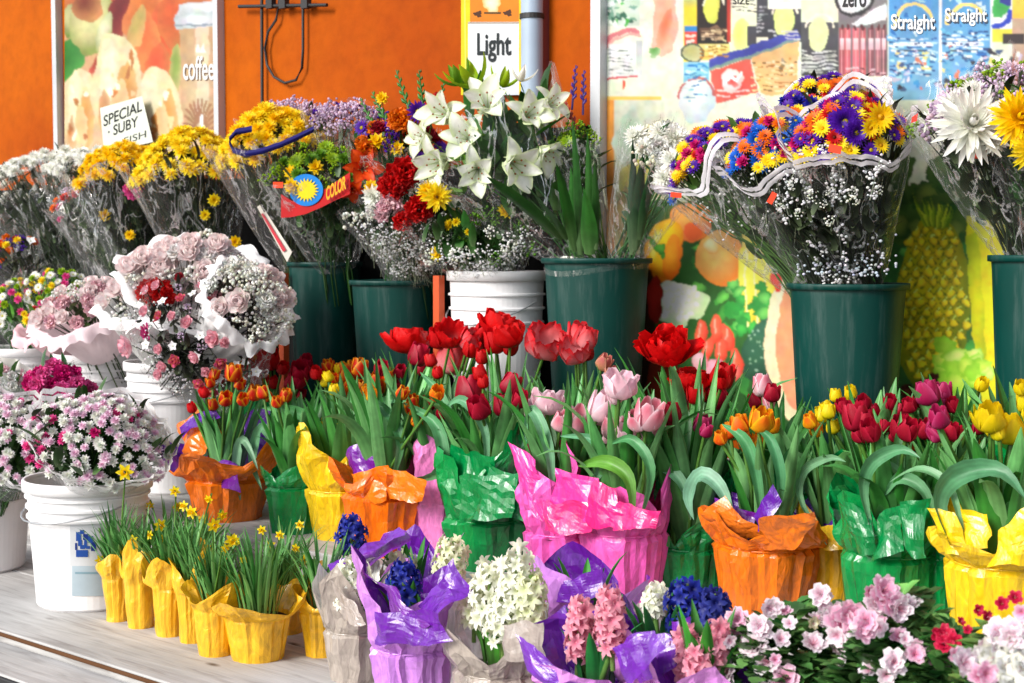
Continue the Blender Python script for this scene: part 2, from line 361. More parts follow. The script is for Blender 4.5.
# ------------------------------------------------------------------ setting
g0=Vector(base(512,CW,0))
def wallpt(u,z,off=0):            # u metres along the wall from g0
    return Vector((g0.x,g0.y,z))+U*u+N*off
def upos(px,c=CW):
    p=PC(px,250,c); return (p-Vector((g0.x,g0.y,p.z))).dot(U)
def mono(name,mb,mat,label,cat,smooth=False,kind=None,origin=None,group=None):
    o=root(name,label,cat,origin or (0,0,0),group,kind) if False else None
    ob=mb.build(name,mat,None,smooth)
    if kind: ob['kind']=kind
    ob['label']=label; ob['category']=cat
    if group: ob['group']=group
    return ob
AX=(U,N,Z)
def lbox(name,mat,u0,u1,c0,c1,z0,z1,bevel=0):
    """box in shop axes with its own object frame (X along wall) so grain follows it; c = distance planes"""
    mb=MB(); s=1.0
    mb.box(Vector((0,0,0)),(Vector((1,0,0)),Vector((0,-1,0)),Z),u1-u0,c1-c0,z1-z0,(.5,.5,.5))
    me=mb.mesh(name,mat,False); o=bpy.data.objects.new(name,me); COL.objects.link(o)
    o.location=Vector((g0.x,g0.y,0))+U*u0+N*(CW-c1)*1.0+Z*z0+N*(c1-c0)*1.0
    # local +X -> U, local -Y -> N
    o.matrix_world=Matrix.Translation(Vector((g0.x,g0.y,0))+U*u0+N*(CW-c1)+Z*z0)@Matrix(((U.x,-N.x,0,0),(U.y,-N.y,0,0),(0,0,1,0),(0,0,0,1)))
    if bevel:
        b=o.modifiers.new('bevel','BEVEL'); b.width=bevel; b.segments=2
    return o
def tagk(o,label,cat,kind=None,group=None):
    o['label']=label; o['category']=cat
    if kind: o['kind']=kind
    if group: o['group']=group
# ground
mb=MB(); mb.add([(-60,-60,0),(60,-60,0),(60,60,0),(-60,60,0)],[(0,1,2,3)],(.5,.5,.5)); o=mb.build('ground',M['asphalt'],None,False); tagk(o,'grey street pavement in front of the flower stand','ground','structure')
o=lbox('shop_wall',M['wall'],-4.5,4.0,CW,CW+.2,0,3.6); tagk(o,'orange rendered wall of the shop behind all the flowers','wall')
o=lbox('wall_board',M['darkwall'],-4.5,upos(603),CW-.02,CW-.0,0,PC(300,176,CW).z); tagk(o,'black boarding along the foot of the orange wall behind the buckets','board')
o=lbox('dark_gap_panel',M['darkwall'],upos(549),upos(595),CW-.045,CW-.022,0,PC(575,128,CW).z); tagk(o,'tall black panel standing in for the open dark gap beside the grey frame of the grocery poster','board')  # black panel added to paint the darkness of an open gap
# stand: stepped shelves
stand=root('flower_stand','stepped grey timber stand with weathered planks that carries all the pots','stand',tuple(base(512,2.0,0)))
def plank(name,mat,c0,c1,z1,th=.035,u0=-3.6,u1=3.2,z0=None):
    o=lbox(name,mat,u0,u1,c0,c1,(z1-th) if z0 is None else z0,z1,.003)
    o.parent=stand; o.matrix_parent_inverse=Matrix.Translation(-Vector(stand['_org'])); return o
for a,b in ((1.69,2.03),(2.033,2.24),(2.243,2.34)): plank('plank',M['wood'],a,b,DECK)
plank('plank',M['wood'],1.55,1.684,DECK-.022)
plank('edge_strip',M['gap'],1.683,1.6885,DECK-.003,.009)
plank('edge_strip',M['black'],1.540,1.5485,DECK-.024,.02)
for a,b in ((1.27,1.40),(1.41,1.538)): plank('plank',M['wood'],a,b,DECK-.04)
plank('support_beam',M['gap'],1.28,2.34,DECK-.08,.05)
for a,b in ((2.29,2.62),(2.624,2.88)): plank('plank',M['wood'],a,b,MID)
plank('riser',M['wood'],2.31,2.335,MID-.036,z0=DECK-.03)
for a,b in ((2.84,3.03),(3.034,3.225)): plank('plank',M['wood'],a,b,BACK)
plank('riser',M['darkwall'],2.885,2.90,BACK-.036,z0=MID-.03)
plank('fascia',M['wood'],1.30,1.33,DECK-.12,z0=.02)
# ------------------------------------------------------------------ flat printed art on the wall
class Art:
    def __init__(s,off=.012,c=CW): s.mb=MB(); s.off=off; s.c=c; s.g=random.Random(5)
    def P(s,x,y,o=None): return PC(x,y,s.c-(s.off if o is None else o))
    def poly(s,pts,col,col2=None):
        s.off+=.00005; cx=sum(p[0] for p in pts)/len(pts); cy=sum(p[1] for p in pts)/len(pts)
        c=hx(col) if isinstance(col,str) else col; c2=(hx(col2) if isinstance(col2,str) else col2) if col2 else c
        n=len(pts); s.mb.add([s.P(cx,cy)]+[s.P(*p) for p in pts],[(0,i+1,(i+1)%n+1) for i in range(n)],[c]+[c2]*n)
    def rect(s,l,t,r,b,col,colb=None):
        s.off+=.00005; c=hx(col); c2=hx(colb) if colb else c
        s.mb.add([s.P(l,t),s.P(r,t),s.P(r,b),s.P(l,b)],[(3,2,1,0)],[c,c,c2,c2])
    def ell(s,cx,cy,rx,ry,col,col2=None,rot=0,j=0,n=26):
        s.off+=.00005; c=hx(col) if isinstance(col,str) else col; c2=hx(col2) if col2 else c; cr,sr=math.cos(rot),math.sin(rot)
        ph=s.g.uniform(0,6); vs=[s.P(cx-rx*.15,cy-ry*.2)]; cs=[c]
        for q,cc in ((.6,mixc(c,c2,.35)),(1,c2)):
            for k in range(n):
                a=TAU*k/n; m=1+j*(math.sin(3*a+ph)+.6*math.sin(7*a+2*ph))*.5; x=rx*q*m*math.cos(a); y=ry*q*m*math.sin(a)
                vs.append(s.P(cx+x*cr-y*sr,cy+x*sr+y*cr)); cs.append(cc)
        f=[(0,1+k,1+(k+1)%n) for k in range(n)]+[(1+k,1+n+k,1+n+(k+1)%n,1+(k+1)%n) for k in range(n)]
        s.mb.add(vs,f,cs)
    def stroke(s,pts,w,col):
        s.off+=.00005; c=hx(col); rows=[]
        for i,p in enumerate(pts):
            a=pts[max(0,i-1)]; b=pts[min(len(pts)-1,i+1)]; d=Vector((b[0]-a[0],b[1]-a[1])).normalized()*w/2
            rows.append([s.P(p[0]-d.y,p[1]+d.x),s.P(p[0]+d.y,p[1]-d.x)])
        s.mb.grid(rows,c)
    def arc(s,cx,cy,rx,ry,a0,a1,w,col): s.stroke([(cx+rx*math.cos(math.radians(a0+(a1-a0)*i/16)),cy+ry*math.sin(math.radians(a0+(a1-a0)*i/16))) for i in range(17)],w,col)
    def done(s,name,parent,mat=None): return s.mb.build(name,mat or M['print'],parent,False)
import numpy as np
class Raster(Art):
    """paints the printed picture into a pixel field, softens it, and hands it to a fine flat sheet on the wall"""
    def __init__(s,l,t,r,b,off,seed,step=1.0):
        super().__init__(off); s.l,s.t,s.r,s.b=l,t,r,b; s.step=step; s.w=int((r-l)/step)+1; s.h=int((b-t)/step)+1
        s.im=np.ones((s.h,s.w,3)); s.X,s.Y=np.meshgrid(l+np.arange(s.w)*step,t+np.arange(s.h)*step); s.rs=np.random.RandomState(seed)
        s.DX=s.field(14,1.6); s.DY=s.field(14,1.6); s.XX=s.X+s.DX+s.field(5,.8); s.YY=s.Y+s.DY+s.field(5,.8)
    def field(s,cell,amp):
        gh=int(s.h*s.step/cell)+3; gw=int(s.w*s.step/cell)+3; G=s.rs.uniform(-1,1,(gh,gw)); y=(s.Y-s.t)/cell; x=(s.X-s.l)/cell
        yi=y.astype(int);xi=x.astype(int); fy=y-yi;fx=x-xi; fy=fy*fy*(3-2*fy);fx=fx*fx*(3-2*fx)
        return amp*((G[yi,xi]*(1-fx)+G[yi,xi+1]*fx)*(1-fy)+(G[yi+1,xi]*(1-fx)+G[yi+1,xi+1]*fx)*fy)
    def cc(s,c): return np.array(hx(c) if isinstance(c,str) else c)
    def blit(s,m,c,c2,g):
        g=np.clip(g,0,1)[...,None]; col=s.cc(c)*(1-g)+s.cc(c2 if c2 else c)*g; s.im=np.where(m[...,None],col,s.im)
    def poly(s,pts,col,col2=None):
        x0=min(p[0] for p in pts);x1=max(p[0] for p in pts);y0=min(p[1] for p in pts);y1=max(p[1] for p in pts); m=np.zeros(s.X.shape,bool); n=len(pts)
        for i in range(n):
            (ax,ay),(bx,by)=pts[i],pts[(i+1)%n]
            if ay==by: continue
            c=((ay>s.YY)!=(by>s.YY))&(s.XX<(bx-ax)*(s.YY-ay)/(by-ay)+ax); m^=c
        g=np.hypot((s.XX-(x0+x1)/2)/max(1,(x1-x0)/2),(s.YY-(y0+y1)/2)/max(1,(y1-y0)/2)); s.blit(m,col,col2,g)
    def rect(s,l,t,r,b,col,colb=None):
        m=(s.X>=l)&(s.X<=r)&(s.Y>=t)&(s.Y<=b); s.blit(m,col,colb,(s.Y-t)/max(1,b-t))
    def ell(s,cx,cy,rx,ry,col,col2=None,rot=0,j=0,n=0):
        cr,sr=math.cos(rot),math.sin(rot); dx=s.XX-cx;dy=s.YY-cy; u=(dx*cr+dy*sr)/rx; v=(-dx*sr+dy*cr)/ry; a=np.arctan2(v,u); ph=s.g.uniform(0,6)
        rad=np.hypot(u,v)/(1+j*.5*(np.sin(3*a+ph)+.6*np.sin(7*a+2*ph))); s.blit(rad<1,col,col2,np.hypot(u+.2,v+.25)**1.6*.8)
    def stroke(s,pts,w,col):
        m=np.zeros(s.X.shape,bool)
        for (ax,ay),(bx,by) in zip(pts[:-1],pts[1:]):
            L=max(1e-6,(bx-ax)**2+(by-ay)**2); t=np.clip(((s.XX-ax)*(bx-ax)+(s.YY-ay)*(by-ay))/L,0,1); m|=np.hypot(s.XX-ax-t*(bx-ax),s.YY-ay-t*(by-ay))<w/2+.25
        s.blit(m,col,None,s.X*0)
    def done(s,name,parent,blur=1.0,grain=.10,fade=0):
        k=np.exp(-np.arange(-4,5)**2/(2*(blur/s.step)**2)); k/=k.sum(); im=s.im
        for ax in (0,1):
            P=np.pad(im,[(4,4) if a==ax else (0,0) for a in range(3)],'edge'); im=sum(k[i]*np.take(P,range(i,i+im.shape[ax]),axis=ax) for i in range(9))
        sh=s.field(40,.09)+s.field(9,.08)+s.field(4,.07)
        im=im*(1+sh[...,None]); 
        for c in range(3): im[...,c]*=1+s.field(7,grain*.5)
        im=im*np.where(s.Y>205,1.35,1.0)[...,None]; im=np.clip(im,0,1); m=MB(); c=s.c-s.off  # lower print colours lightened to offset the shade of the bouquets
        A0=PC(s.l,s.t,c);A1=PC(s.r,s.t,c);B0=PC(s.l,s.b,c);B1=PC(s.r,s.b,c); vs=[]
        for j in range(s.h):
            for i in range(s.w): vs.append(PC(s.l+i*s.step,s.t+j*s.step,c))
        w=s.w; fs=[(j*w+i,(j+1)*w+i,(j+1)*w+i+1,j*w+i+1) for j in range(s.h-1) for i in range(w-1)]
        m.add(vs,fs,[tuple(x) for x in im.reshape(-1,3).tolist()]); return m.build(name,M['print'],parent,False)
def text(body,l,t,r,b,col,parent,off,slant=0,name='lettering',c=CW,rot=0,bold=0):
    cu=bpy.data.curves.new(name,'FONT'); cu.body=body; cu.align_x='LEFT'; cu.size=1; cu.offset=bold; cu.shear=slant
    o=bpy.data.objects.new(name,cu); COL.objects.link(o); dg=bpy.context.evaluated_depsgraph_get(); dg.update()
    me=bpy.data.meshes.new_from_object(o.evaluated_get(dg)); COL.objects.unlink(o); bpy.data.objects.remove(o)
    xs=[v.co.x for v in me.vertices]; ys=[v.co.y for v in me.vertices]; x0,x1,y0,y1=min(xs),max(xs),min(ys),max(ys)
    A=PC(l,b,c-off); B=PC(r,b,c-off); T=PC(l,t,c-off); T2=PC(r,t,c-off); org=Vector(parent['_org']); cr,sr=math.cos(rot),math.sin(rot)
    for v in me.vertices:
        s=(v.co.x-x0)/(x1-x0); q=(v.co.y-y0)/(y1-y0)
        w=(A*(1-s)+B*s)*(1-q)+(T*(1-s)+T2*s)*q
        if rot: w=w+Z*((s-.5)*(B-A).length*math.sin(rot))
        v.co=w-org
    m=MB(); me.materials.clear(); a=me.color_attributes.new('Col','FLOAT_COLOR','POINT'); cc=hx(col); a.data.foreach_set('color',[*cc,1]*len(me.vertices))
    me.materials.append(M['print']); ob=bpy.data.objects.new(name,me); COL.objects.link(ob); ob.parent=parent; return ob
def wallbar(name,l,t,r,b,off0,off1,mat,parent=None):
    """solid bar on the wall covering the measured rectangle"""
    p0=PC(l,b,CW-off0); p1=PC(r,b,CW-off0); p2=PC(l,t,CW-off0)
    mb=MB(); mb.box(p0,(U,N,Z),(p1-p0).dot(U),off1-off0,p2.z-p0.z,(.5,.5,.5)); return mb.build(name,mat,parent,False)
# left food poster
fp=root('food_poster','framed shop poster with iced sandwiches, greens and a paper coffee cup on the orange wall','poster',tuple(PC(145,140,CW)))
wallbar('frame',61,-60,65,175,.0,.03,M['frame'],fp); wallbar('frame',221.5,-60,226,175,.0,.03,M['frame'],fp); wallbar('frame',65,-64,221.5,-60,.0,.03,M['frame'],fp)
A=Raster(64.5,-62,222,175,.006,3); A.rect(64.5,-62,222,175,'#c87840','#e8c8a0')
A.rect(64.5,-62,222,20,'#d88858','#c06830')
for x,y,rx,ry,a,b,r in [(72,60,12,26,'#2c7a28','#4c9c40',.2),(70,20,9,18,'#d0c890','#708838',.1),(92,25,22,30,'#e8dca0','#8c9848',.3),(88,6,15,16,'#7a2c14','#c88850',0),(118,20,12,34,'#6c1418','#a03c30',.35),(104,35,8,22,'#e0d8b8','#a0a860',.2),(150,18,26,30,'#d8702c','#e08850',0),(166,40,22,44,'#d84c20','#e8884c',.2),(148,45,14,32,'#e86c38','#d88848',-.1),(172,20,15,28,'#d85c2c','#c87038',0),(158,66,12,22,'#e05430','#d07840',0),(138,28,8,22,'#b8a058','#d8a868',.2),(176,70,6,26,'#88a048','#c8b878',0),(97,62,4,18,'#982818','#d06048',.5),(74,110,5,18,'#8a5a38','#c89868',0)]:
    A.ell(x,y,rx,ry,a,b,r,.12)
for cx,cy,rx,ry in [(80,112,17,44),(117,86,24,54),(158,112,24,44)]:
    A.ell(cx,cy,rx,ry,'#f0dcb0','#e8d4a8',0,.08); A.ell(cx-rx*.3,cy-ry*.1,rx*.45,ry*.8,'#f8ecc8','#ecdcb0',0,.1)
    A.ell(cx+rx*.45,cy+ry*.2,rx*.42,ry*.68,'#d89850','#e4b878',0,.15); A.ell(cx+rx*.1,cy+ry*.35,rx*.35,ry*.5,'#e8c088','#e8cc98',0,.15)
    A.ell(cx-rx*.5,cy+ry*.5,rx*.25,ry*.4,'#c88c5c','#e4bc8c',0,.15)
    for k in range(9): A.ell(cx+A.g.uniform(-.6,.7)*rx,cy+A.g.uniform(-.6,.6)*ry,A.g.uniform(1.2,3),A.g.uniform(2,7),['#fcf4dc','#c07838','#f0d8a0','#b87040'][k%4],None,A.g.uniform(-.4,.4),.3,9)
# coffee cup
A.poly([(178,25),(220,25),(218,138),(184,138)],'#d8bc98','#c8a078'); A.poly([(196,25),(210,25),(208,138),(196,138)],'#e4ccac')
A.poly([(175,14),(222,11),(222,26),(176,30)],'#f4f8fa','#b8c4c8'); A.poly([(178,5),(215,1),(220,12),(177,15)],'#fafcfc','#c8d0d4'); A.stroke([(176,24),(199,26),(221,24)],1.6,'#909ca4')
for k in range(13):
    a=math.radians(-170+k*14); A.stroke([(201+6*math.cos(a),128+8*math.sin(a)),(201+18*math.cos(a),128+28*math.sin(a))],2.0,'#a87858')
A.poly([(197,135),(203,110),(206,135)],'#fcfcfc'); A.poly([(198,44),(201,52),(204,44),(206,53),(197,53)],'#f8f4ec')
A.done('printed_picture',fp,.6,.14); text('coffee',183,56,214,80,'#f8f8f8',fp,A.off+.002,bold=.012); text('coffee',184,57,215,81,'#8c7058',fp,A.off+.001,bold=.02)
# handwritten placard
pl=root('price_placard','white hand-lettered SPECIAL placard stuck over the food poster above yellow flowers','sign',tuple(PC(127,145,CW)))
A=Art(.04); A.poly([(100,108),(142,96),(153,142),(104,153)],'#eef2e4'); A.done('card',pl)
text('SPECIAL',103.5,108,142,119,'#101410',pl,.041,rot=.24,bold=.012); text('· SUBY',108,121.5,138,132,'#101410',pl,.041,rot=.22,bold=.012); text('FISH',124,134,146,141,'#26302a',pl,.041,rot=.2,bold=.0)
# conduit and cable
cb=root('wall_cable','black cable hanging in a loop from black conduits on the orange wall','cable',tuple(PC(270,100,CW)))
mb=MB(); mb.tube([PC(261.5,-60,CW-.02),PC(262.5,175,CW-.02)],.0055,(.02,)*3,8); mb.build('conduit',M['black'],cb)
mb=MB(); mb.tube([PC(239,6.5,CW-.03),PC(327,5,CW-.03)],.006,(.02,)*3,8); mb.build('conduit',M['black'],cb)
for x in (268,281,303): 
    mb=MB(); mb.box(PC(x,9,CW-.03)-N*.01,(U,N,Z),.03,.02,.03,(.02,)*3); mb.build('clamp',M['black'],cb,False)
mb=MB(); mb.tube([PC(x,y,CW-.02) for x,y in [(279,-50),(279,5),(276,20),(268,32),(265,48),(267,65),(274,77),(285,83),(296,80),(302,68),(303,50),(303,5),(303,-50)]],.0045,(.02,)*3,8); mb.build('cable',M['black'],cb)
# drain pipe
dp=root('drain_pipe','blue-grey downpipe with a black clamp on the orange wall beside the beer sign','pipe',tuple(PC(532,120,CW)))
mb=MB(); mb.tube([PC(532,-80,CW-.045),PC(532,150,CW-.045)],.031,(.4,.5,.6),20); mb.build('pipe',M['pipe'],dp)
mb=MB(); mb.tube([PC(532,14,CW-.045),PC(532,19,CW-.045)],.035,(.02,)*3,20); mb.build('clamp',M['black'],dp,False)
o=wallbar('trim_board',543,-80,549,150,.0,.03,plain('maroon_paint',(.16,.03,.03),.5)); tagk(o,'narrow dark maroon trim strip beside the blue-grey downpipe','trim')
# beer sign
bs=root('beer_sign','yellow-edged sign with the word Light above the white lilies','sign',tuple(PC(493,90,CW)))
A=Art(.02); A.rect(461,-60,527,95,'#f8d808'); A.rect(470,-60,519,24,'#f09010','#e88408'); A.rect(468,22,519,95,'#f0f2f4','#e4e8ee'); A.stroke([(468,23),(519,23)],1,'#806020')
A.ell(492,4,9,9,'#f8f0d8','#f0c060',0,.3); A.stroke([(484,13),(501,13)],2,'#604010'); A.ell(478,14,4,3,'#502808',None,0,.5); A.ell(508,13,4,3,'#502808',None,0,.5); A.stroke([(464,-60),(466,95)],1.5,'#fcec60')
A.done('printed_panel',bs); text('Light',477,33,511,62,'#20282c',bs,A.off+.002,bold=.02)
# tall grocery poster
gp=root('grocery_poster','large grocery poster with drink cans above and pineapple, peppers and melon below','poster',tuple(PC(800,420,CW)))
wallbar('frame',597,-80,606.5,440,.0,.035,M['frame'],gp)
A=Raster(606,-60,1100,440,.004,4,.95); A.rect(606,-80,1130,440,'#eef0e4','#d8e0a8')
A.rect(606,-80,640,26,'#dfe8dc','#c8dcc8')
for k in range(26): A.ell(A.g.uniform(609,634),A.g.uniform(-5,24),A.g.uniform(1,3),A.g.uniform(1,5),['#306850','#78a890','#f0f8f0','#48b040'][k%4],None,A.g.uniform(0,3),.3,9)
A.arc(628,46,20,16,180,300,4,'#d87880'); A.arc(630,48,20,14,180,300,2,'#f0a8a0'); A.rect(608,44,636,78,'#f2f4f2','#e0e4e0'); A.rect(636,40,643,80,'#b8bcb8','#e0e0dc')
A.stroke([(608,79),(636,77)],1.5,'#d04050'); A.ell(623,86,1.6,5,'#e84828',None,0,.2)
A.rect(606,96,662,102,'#f4c860'); A.rect(606,100,614,260,'#f0a040','#c87830'); A.rect(614,100,664,260,'#d8dcc8','#c8b878')
A.ell(630,140,14,30,'#a8c8a8','#dce0d0',0,.3); A.ell(632,185,14,28,'#e8e060','#c8c070',.3,.2); A.ell(626,215,12,30,'#d0b878','#b89858',0,.2)
A.poly([(654,0),(676,-10),(678,30),(672,52),(660,58),(652,48)],'#f0a080','#f0b8a0'); A.ell(664,30,6,22,'#e87850','#f0a888',.3,.1); A.ell(654,52,5,6,'#60a048','#a8c890',.3,.3)
A.rect(683,-20,697,62,'#f0d828','#e8d040'); A.rect(684,26,697,32,'#2888c8'); A.rect(684,32,697,50,'#e04838'); A.stroke([(687,37),(694,36)],2,'#fcd8d0'); A.stroke([(687,43),(694,41)],2,'#fcd8d0'); A.rect(683,-20,697,8,'#48b8c8','#e8d030')
A.rect(697,-30,729,44,'#2c1408','#1a1210'); A.ell(712,4,8,20,'#e8f060','#d8d858'); A.rect(700,28,727,36,'#5c4030','#301810'); A.rect(727,-30,731,42,'#b83020')
for k in range(8): A.ell(A.g.uniform(700,727),A.g.uniform(26,40),A.g.uniform(2,5),1.5,['#c8a880','#80604a','#401c10'][k%3],None,0,.3,9)
A.rect(698,44,730,60,'#f0d888','#e8c858'); A.ell(692,53,10,9,'#b0a868','#c8c898'); A.arc(692,53,10,9,0,360,1.5,'#505848')
A.rect(683,62,709,108,'#90cce0','#58b0d8')
for k in range(6): A.stroke([(686,66+k*6),(700,65+k*6+A.g.uniform(-2,2)),(707,68+k*6)],1.6,'#c8ecf0' if k%2 else '#3898c8')
A.rect(731,-30,757,52,'#f0f2e0','#e4eab8'); A.ell(741,36,8,18,'#e0f070','#e8f0a0'); A.rect(747,26,757,46,'#404048')
A.rect(757,-30,768,37,'#484850','#303038'); A.rect(768,8,801,42,'#40404a','#2c2c34'); A.ell(784,20,10,17,'#e8f090','#dce890'); A.rect(768,-30,801,9,'#f0f2e8')
A.rect(801,18,838,76,'#505054','#3a3a40'); A.rect(801,-30,838,22,'#e8ecd0','#e4e8c8'); A.ell(818,34,10,17,'#e8f0b0','#e0e8b0'); 
for k in range(4): A.stroke([(804,58+k*4),(835,57+k*4)],1.2,'#c0c0bc')
A.poly([(708,60),(798,30),(800,38),(708,68)],'#30389c','#4048a8'); A.poly([(708,68),(800,38),(800,42),(708,71)],'#7c9890')
A.poly([(710,71),(749,58),(758,92),(715,104)],'#e8443c','#e06050'); A.ell(732,80,11,11,'#fcecec','#f4c8c0',0,.2); A.ell(733,81,6,5,'#e84840','#e88078',.5,.3); A.stroke([(724,84),(731,76),(738,80),(742,72)],1.8,'#ffffff')
A.poly([(750,57),(799,41),(799,96),(760,94)],'#f0c888','#ecb878'); A.ell(785,64,4,4,'#807850','#c8a878',0,.3)
for k in range(14): A.ell(A.g.uniform(765,793),A.g.uniform(58,76),A.g.uniform(1,3),A.g.uniform(1,2.5),['#fce8c0','#806848','#d89048','#b0a080'][k%4],None,A.g.uniform(0,3),.3,9)
A.rect(838,-30,888,75,'#8c8488','#706468'); A.ell(854,-2,17,16,'#f4f4f6','#e8e8ea'); A.arc(854,-2,19,17,0,180,3,'#302c30'); A.poly([(852,24),(886,2),(886,20),(856,26)],'#f0f0f2','#e0e0e4')
for x,c in ((842,'#a85058'),(848,'#d86870'),(856,'#e0707a'),(863,'#c85c68'),(871,'#885058'),(878,'#a86870'),(884,'#785058')): A.rect(x-3,28,x+3,76,c,c); A.rect(x-1,30,x,74,'#e8a0a4')
for (l,r) in ((889,939),(942,990)):
    A.rect(l,-30,r,100,'#2e88cc','#7cb4d4'); A.rect(r,-30,r+2.5,100,'#e8ecee')
    for k in range(40): A.ell(A.g.uniform(l+2,r-2),A.g.uniform(-8,92),A.g.uniform(1,5),A.g.uniform(1,3),['#68b8e0','#1868b0','#a8dce8','#d8ecf0','#3c98d0'][k%5],None,A.g.uniform(0,3),.4,9)
    A.arc((l+r)/2,24,18,20,180,345,3,'#f4dc78'); A.rect(l+4,42,r-6,46,'#e8eef2'); A.rect(l+8,50,r-12,52,'#485058')
A.rect(992,-30,1012,36,'#f8f8f8'); A.poly([(993,-10),(1011,-10),(1011,10),(1002,18),(993,18)],'#28a048','#38b050'); A.poly([(998,-10),(1011,-10),(1011,6),(1000,2)],'#18288c'); A.arc(994,8,18,18,10,90,5,'#1840c0'); A.rect(992,29,1012,42,'#e8e040')
A.rect(1012,-30,1100,22,'#f8d850','#f0c840'); A.rect(1012,18,1100,80,'#c8a890','#b09080'); A.rect(1003,34,1024,44,'#302428')
for k in range(60): A.ell(A.g.uniform(892,1022),A.g.uniform(44,90),A.g.uniform(1,4),A.g.uniform(1,6),['#c8b8d0','#f0ece8','#405880','#d87858','#e8d880','#2c2838'][k%6],None,A.g.uniform(0,3),.4,9)
A.ell(697,100,18,22,'#e8ece8','#c8d8e0',0,.1); A.arc(696,98,18,20,180,350,2,'#c0605c')
def tiny(l,t,r,b,cols,rows_,w=1.0):
    for j in range(rows_):
        y=t+(b-t)*(j+.5)/rows_; x=l
        while x<r-2:
            L=A.g.uniform(1.5,5); 
            if A.g.random()<.8: A.stroke([(x,y),(min(r,x+L),y+A.g.uniform(-.5,.5))],w,A.g.choice(cols))
            x+=L+A.g.uniform(.8,2)
tiny(701,30,727,42,['#e0c8a0','#a08868'],4); tiny(699,46,728,58,['#a06820','#fcf0c0','#c88c30'],4); tiny(732,-2,756,12,['#404040','#707068'],4); tiny(758,4,767,34,['#b0b0b4','#808088'],8); tiny(769,30,800,41,['#c8c8cc'],3); tiny(802,50,837,74,['#d8d8d4','#a8a8a4','#e8e8e0'],7)
tiny(752,60,798,92,['#a87838','#fce8c0','#806030','#f8d8a0'],8); tiny(684,64,708,104,['#e8f8fc','#2878b0','#78c0dc'],10); tiny(609,48,634,76,['#a8b0ac','#c8ccc8','#707c78'],7); tiny(890,36,938,76,['#f0f6fa','#285c98','#183c78','#b8dcf0'],9,1.3); tiny(943,30,989,62,['#f0f6fa','#285c98','#183c78','#b8dcf0'],8,1.3)
tiny(840,66,886,76,['#e8c0c4','#503038'],2); tiny(717,88,752,98,['#fcd8d0'],2)
for x in (842,848,856,863,871,878,884):
    A.rect(x-2.2,38,x+2.2,50,'#f0d8dc','#e0b0b8'); A.ell(x,27,1.6,3,'#602830')
for (l,r) in ((701,727),(770,800),(803,836),(734,748)): A.arc((l+r)/2,12 if l<760 else 20 if l<800 else 34,(r-l)/2-2,20,200,340,1.2,'#f8f4d8')
# produce: dark leafy ground first
A.poly([(640,200),(1100,200),(1100,440),(640,440)],'#3c7830','#204c1c')
A.rect(606,255,655,440,'#3a2410','#241008')
for k in range(90): A.ell(A.g.uniform(650,1000),A.g.uniform(225,430),A.g.uniform(5,12),A.g.uniform(4,10),['#48a040','#6cc050','#2c7830','#90d070','#286428'][k%5],['#2c6c28','#3c8c34'][k%2],A.g.uniform(0,3),.25,12)
A.rect(742,200,800,262,'#e8d880','#e8c850')
for k in range(70): A.ell(A.g.uniform(790,1010),A.g.uniform(165,235),A.g.uniform(8,18),A.g.uniform(6,14),['#386c28','#486828','#788c38','#24481c'][k%4],['#28501c','#3c6020'][k%2],A.g.uniform(0,3),.3,12)
A.ell(690,222,22,20,'#f09848','#e87030',0,.05); A.ell(692,232,10,9,'#e85828','#e06030'); A.ell(664,250,19,32,'#fcc818','#e87810',.1,.05); A.ell(672,258,9,22,'#f89818','#e86c10',.1,.05); A.ell(655,246,5,16,'#fce870','#f8c020',.1)
A.stroke([(648,238),(656,244),(662,250),(664,256)],4,'#3c8c28'); A.ell(661,248,6,5,'#58a838','#2c7820',.3,.3)
A.ell(720,258,24,28,'#f8b868','#e88028',0,.03); A.ell(712,246,8,8,'#fce0b0','#f4a858')
A.ell(680,304,26,22,'#f4f8e8','#c0d8a0',.1,.22); 
for k in range(26): A.ell(A.g.uniform(664,698),A.g.uniform(288,320),A.g.uniform(2,5),A.g.uniform(2,5),'#fcfcf4','#d4e4b8',0,.3,9)
for x in (748,758,768): A.ell(x,290,8,44,'#f8e858','#e8c828',-.12,.03); A.stroke([(x-2,250),(x-3,290),(x+1,330)],1,'#fcf4a8')
for k in range(22): A.ell(A.g.uniform(728,768),A.g.uniform(285,335),A.g.uniform(5,9),A.g.uniform(4,8),['#48b848','#78d060','#2c9038'][k%3],'#2c8c38',A.g.uniform(0,3),.3,12)
A.ell(764,350,20,34,'#386c50','#1c4830',.35,.05)
for k in range(30): A.ell(764+A.g.uniform(-14,14),350+A.g.uniform(-26,26),1.2,1.2,'#88b090',None,0,.2,7)
for x,y,r in ((701,333,.1),(716,330,.05),(727,338,-.3),(708,350,.3),(722,352,.1),(737,362,-.2)): A.ell(x,y,6,14,'#f86848','#d83c28',r,.05); A.stroke([(x-1,y-9),(x-2,y+3)],1.2,'#fca088')
A.ell(716,370,12,10,'#e8a8b8','#c86078'); A.ell(700,362,9,9,'#f0c0c8','#d07888'); A.ell(733,372,9,8,'#f08070','#c84040')
A.ell(806,330,40,92,'#fce8c8','#f4d8a8',.1); A.ell(811,330,34,84,'#f8a070','#f49870',.1); A.ell(818,335,24,70,'#f89068','#f8a880',.1); A.ell(777,282,6,10,'#e84030','#d03020',0,.2); A.ell(655,300,8,24,'#c02c20','#801810',0,.1)
A.ell(668,400,26,40,'#903018','#501808',0,.2)
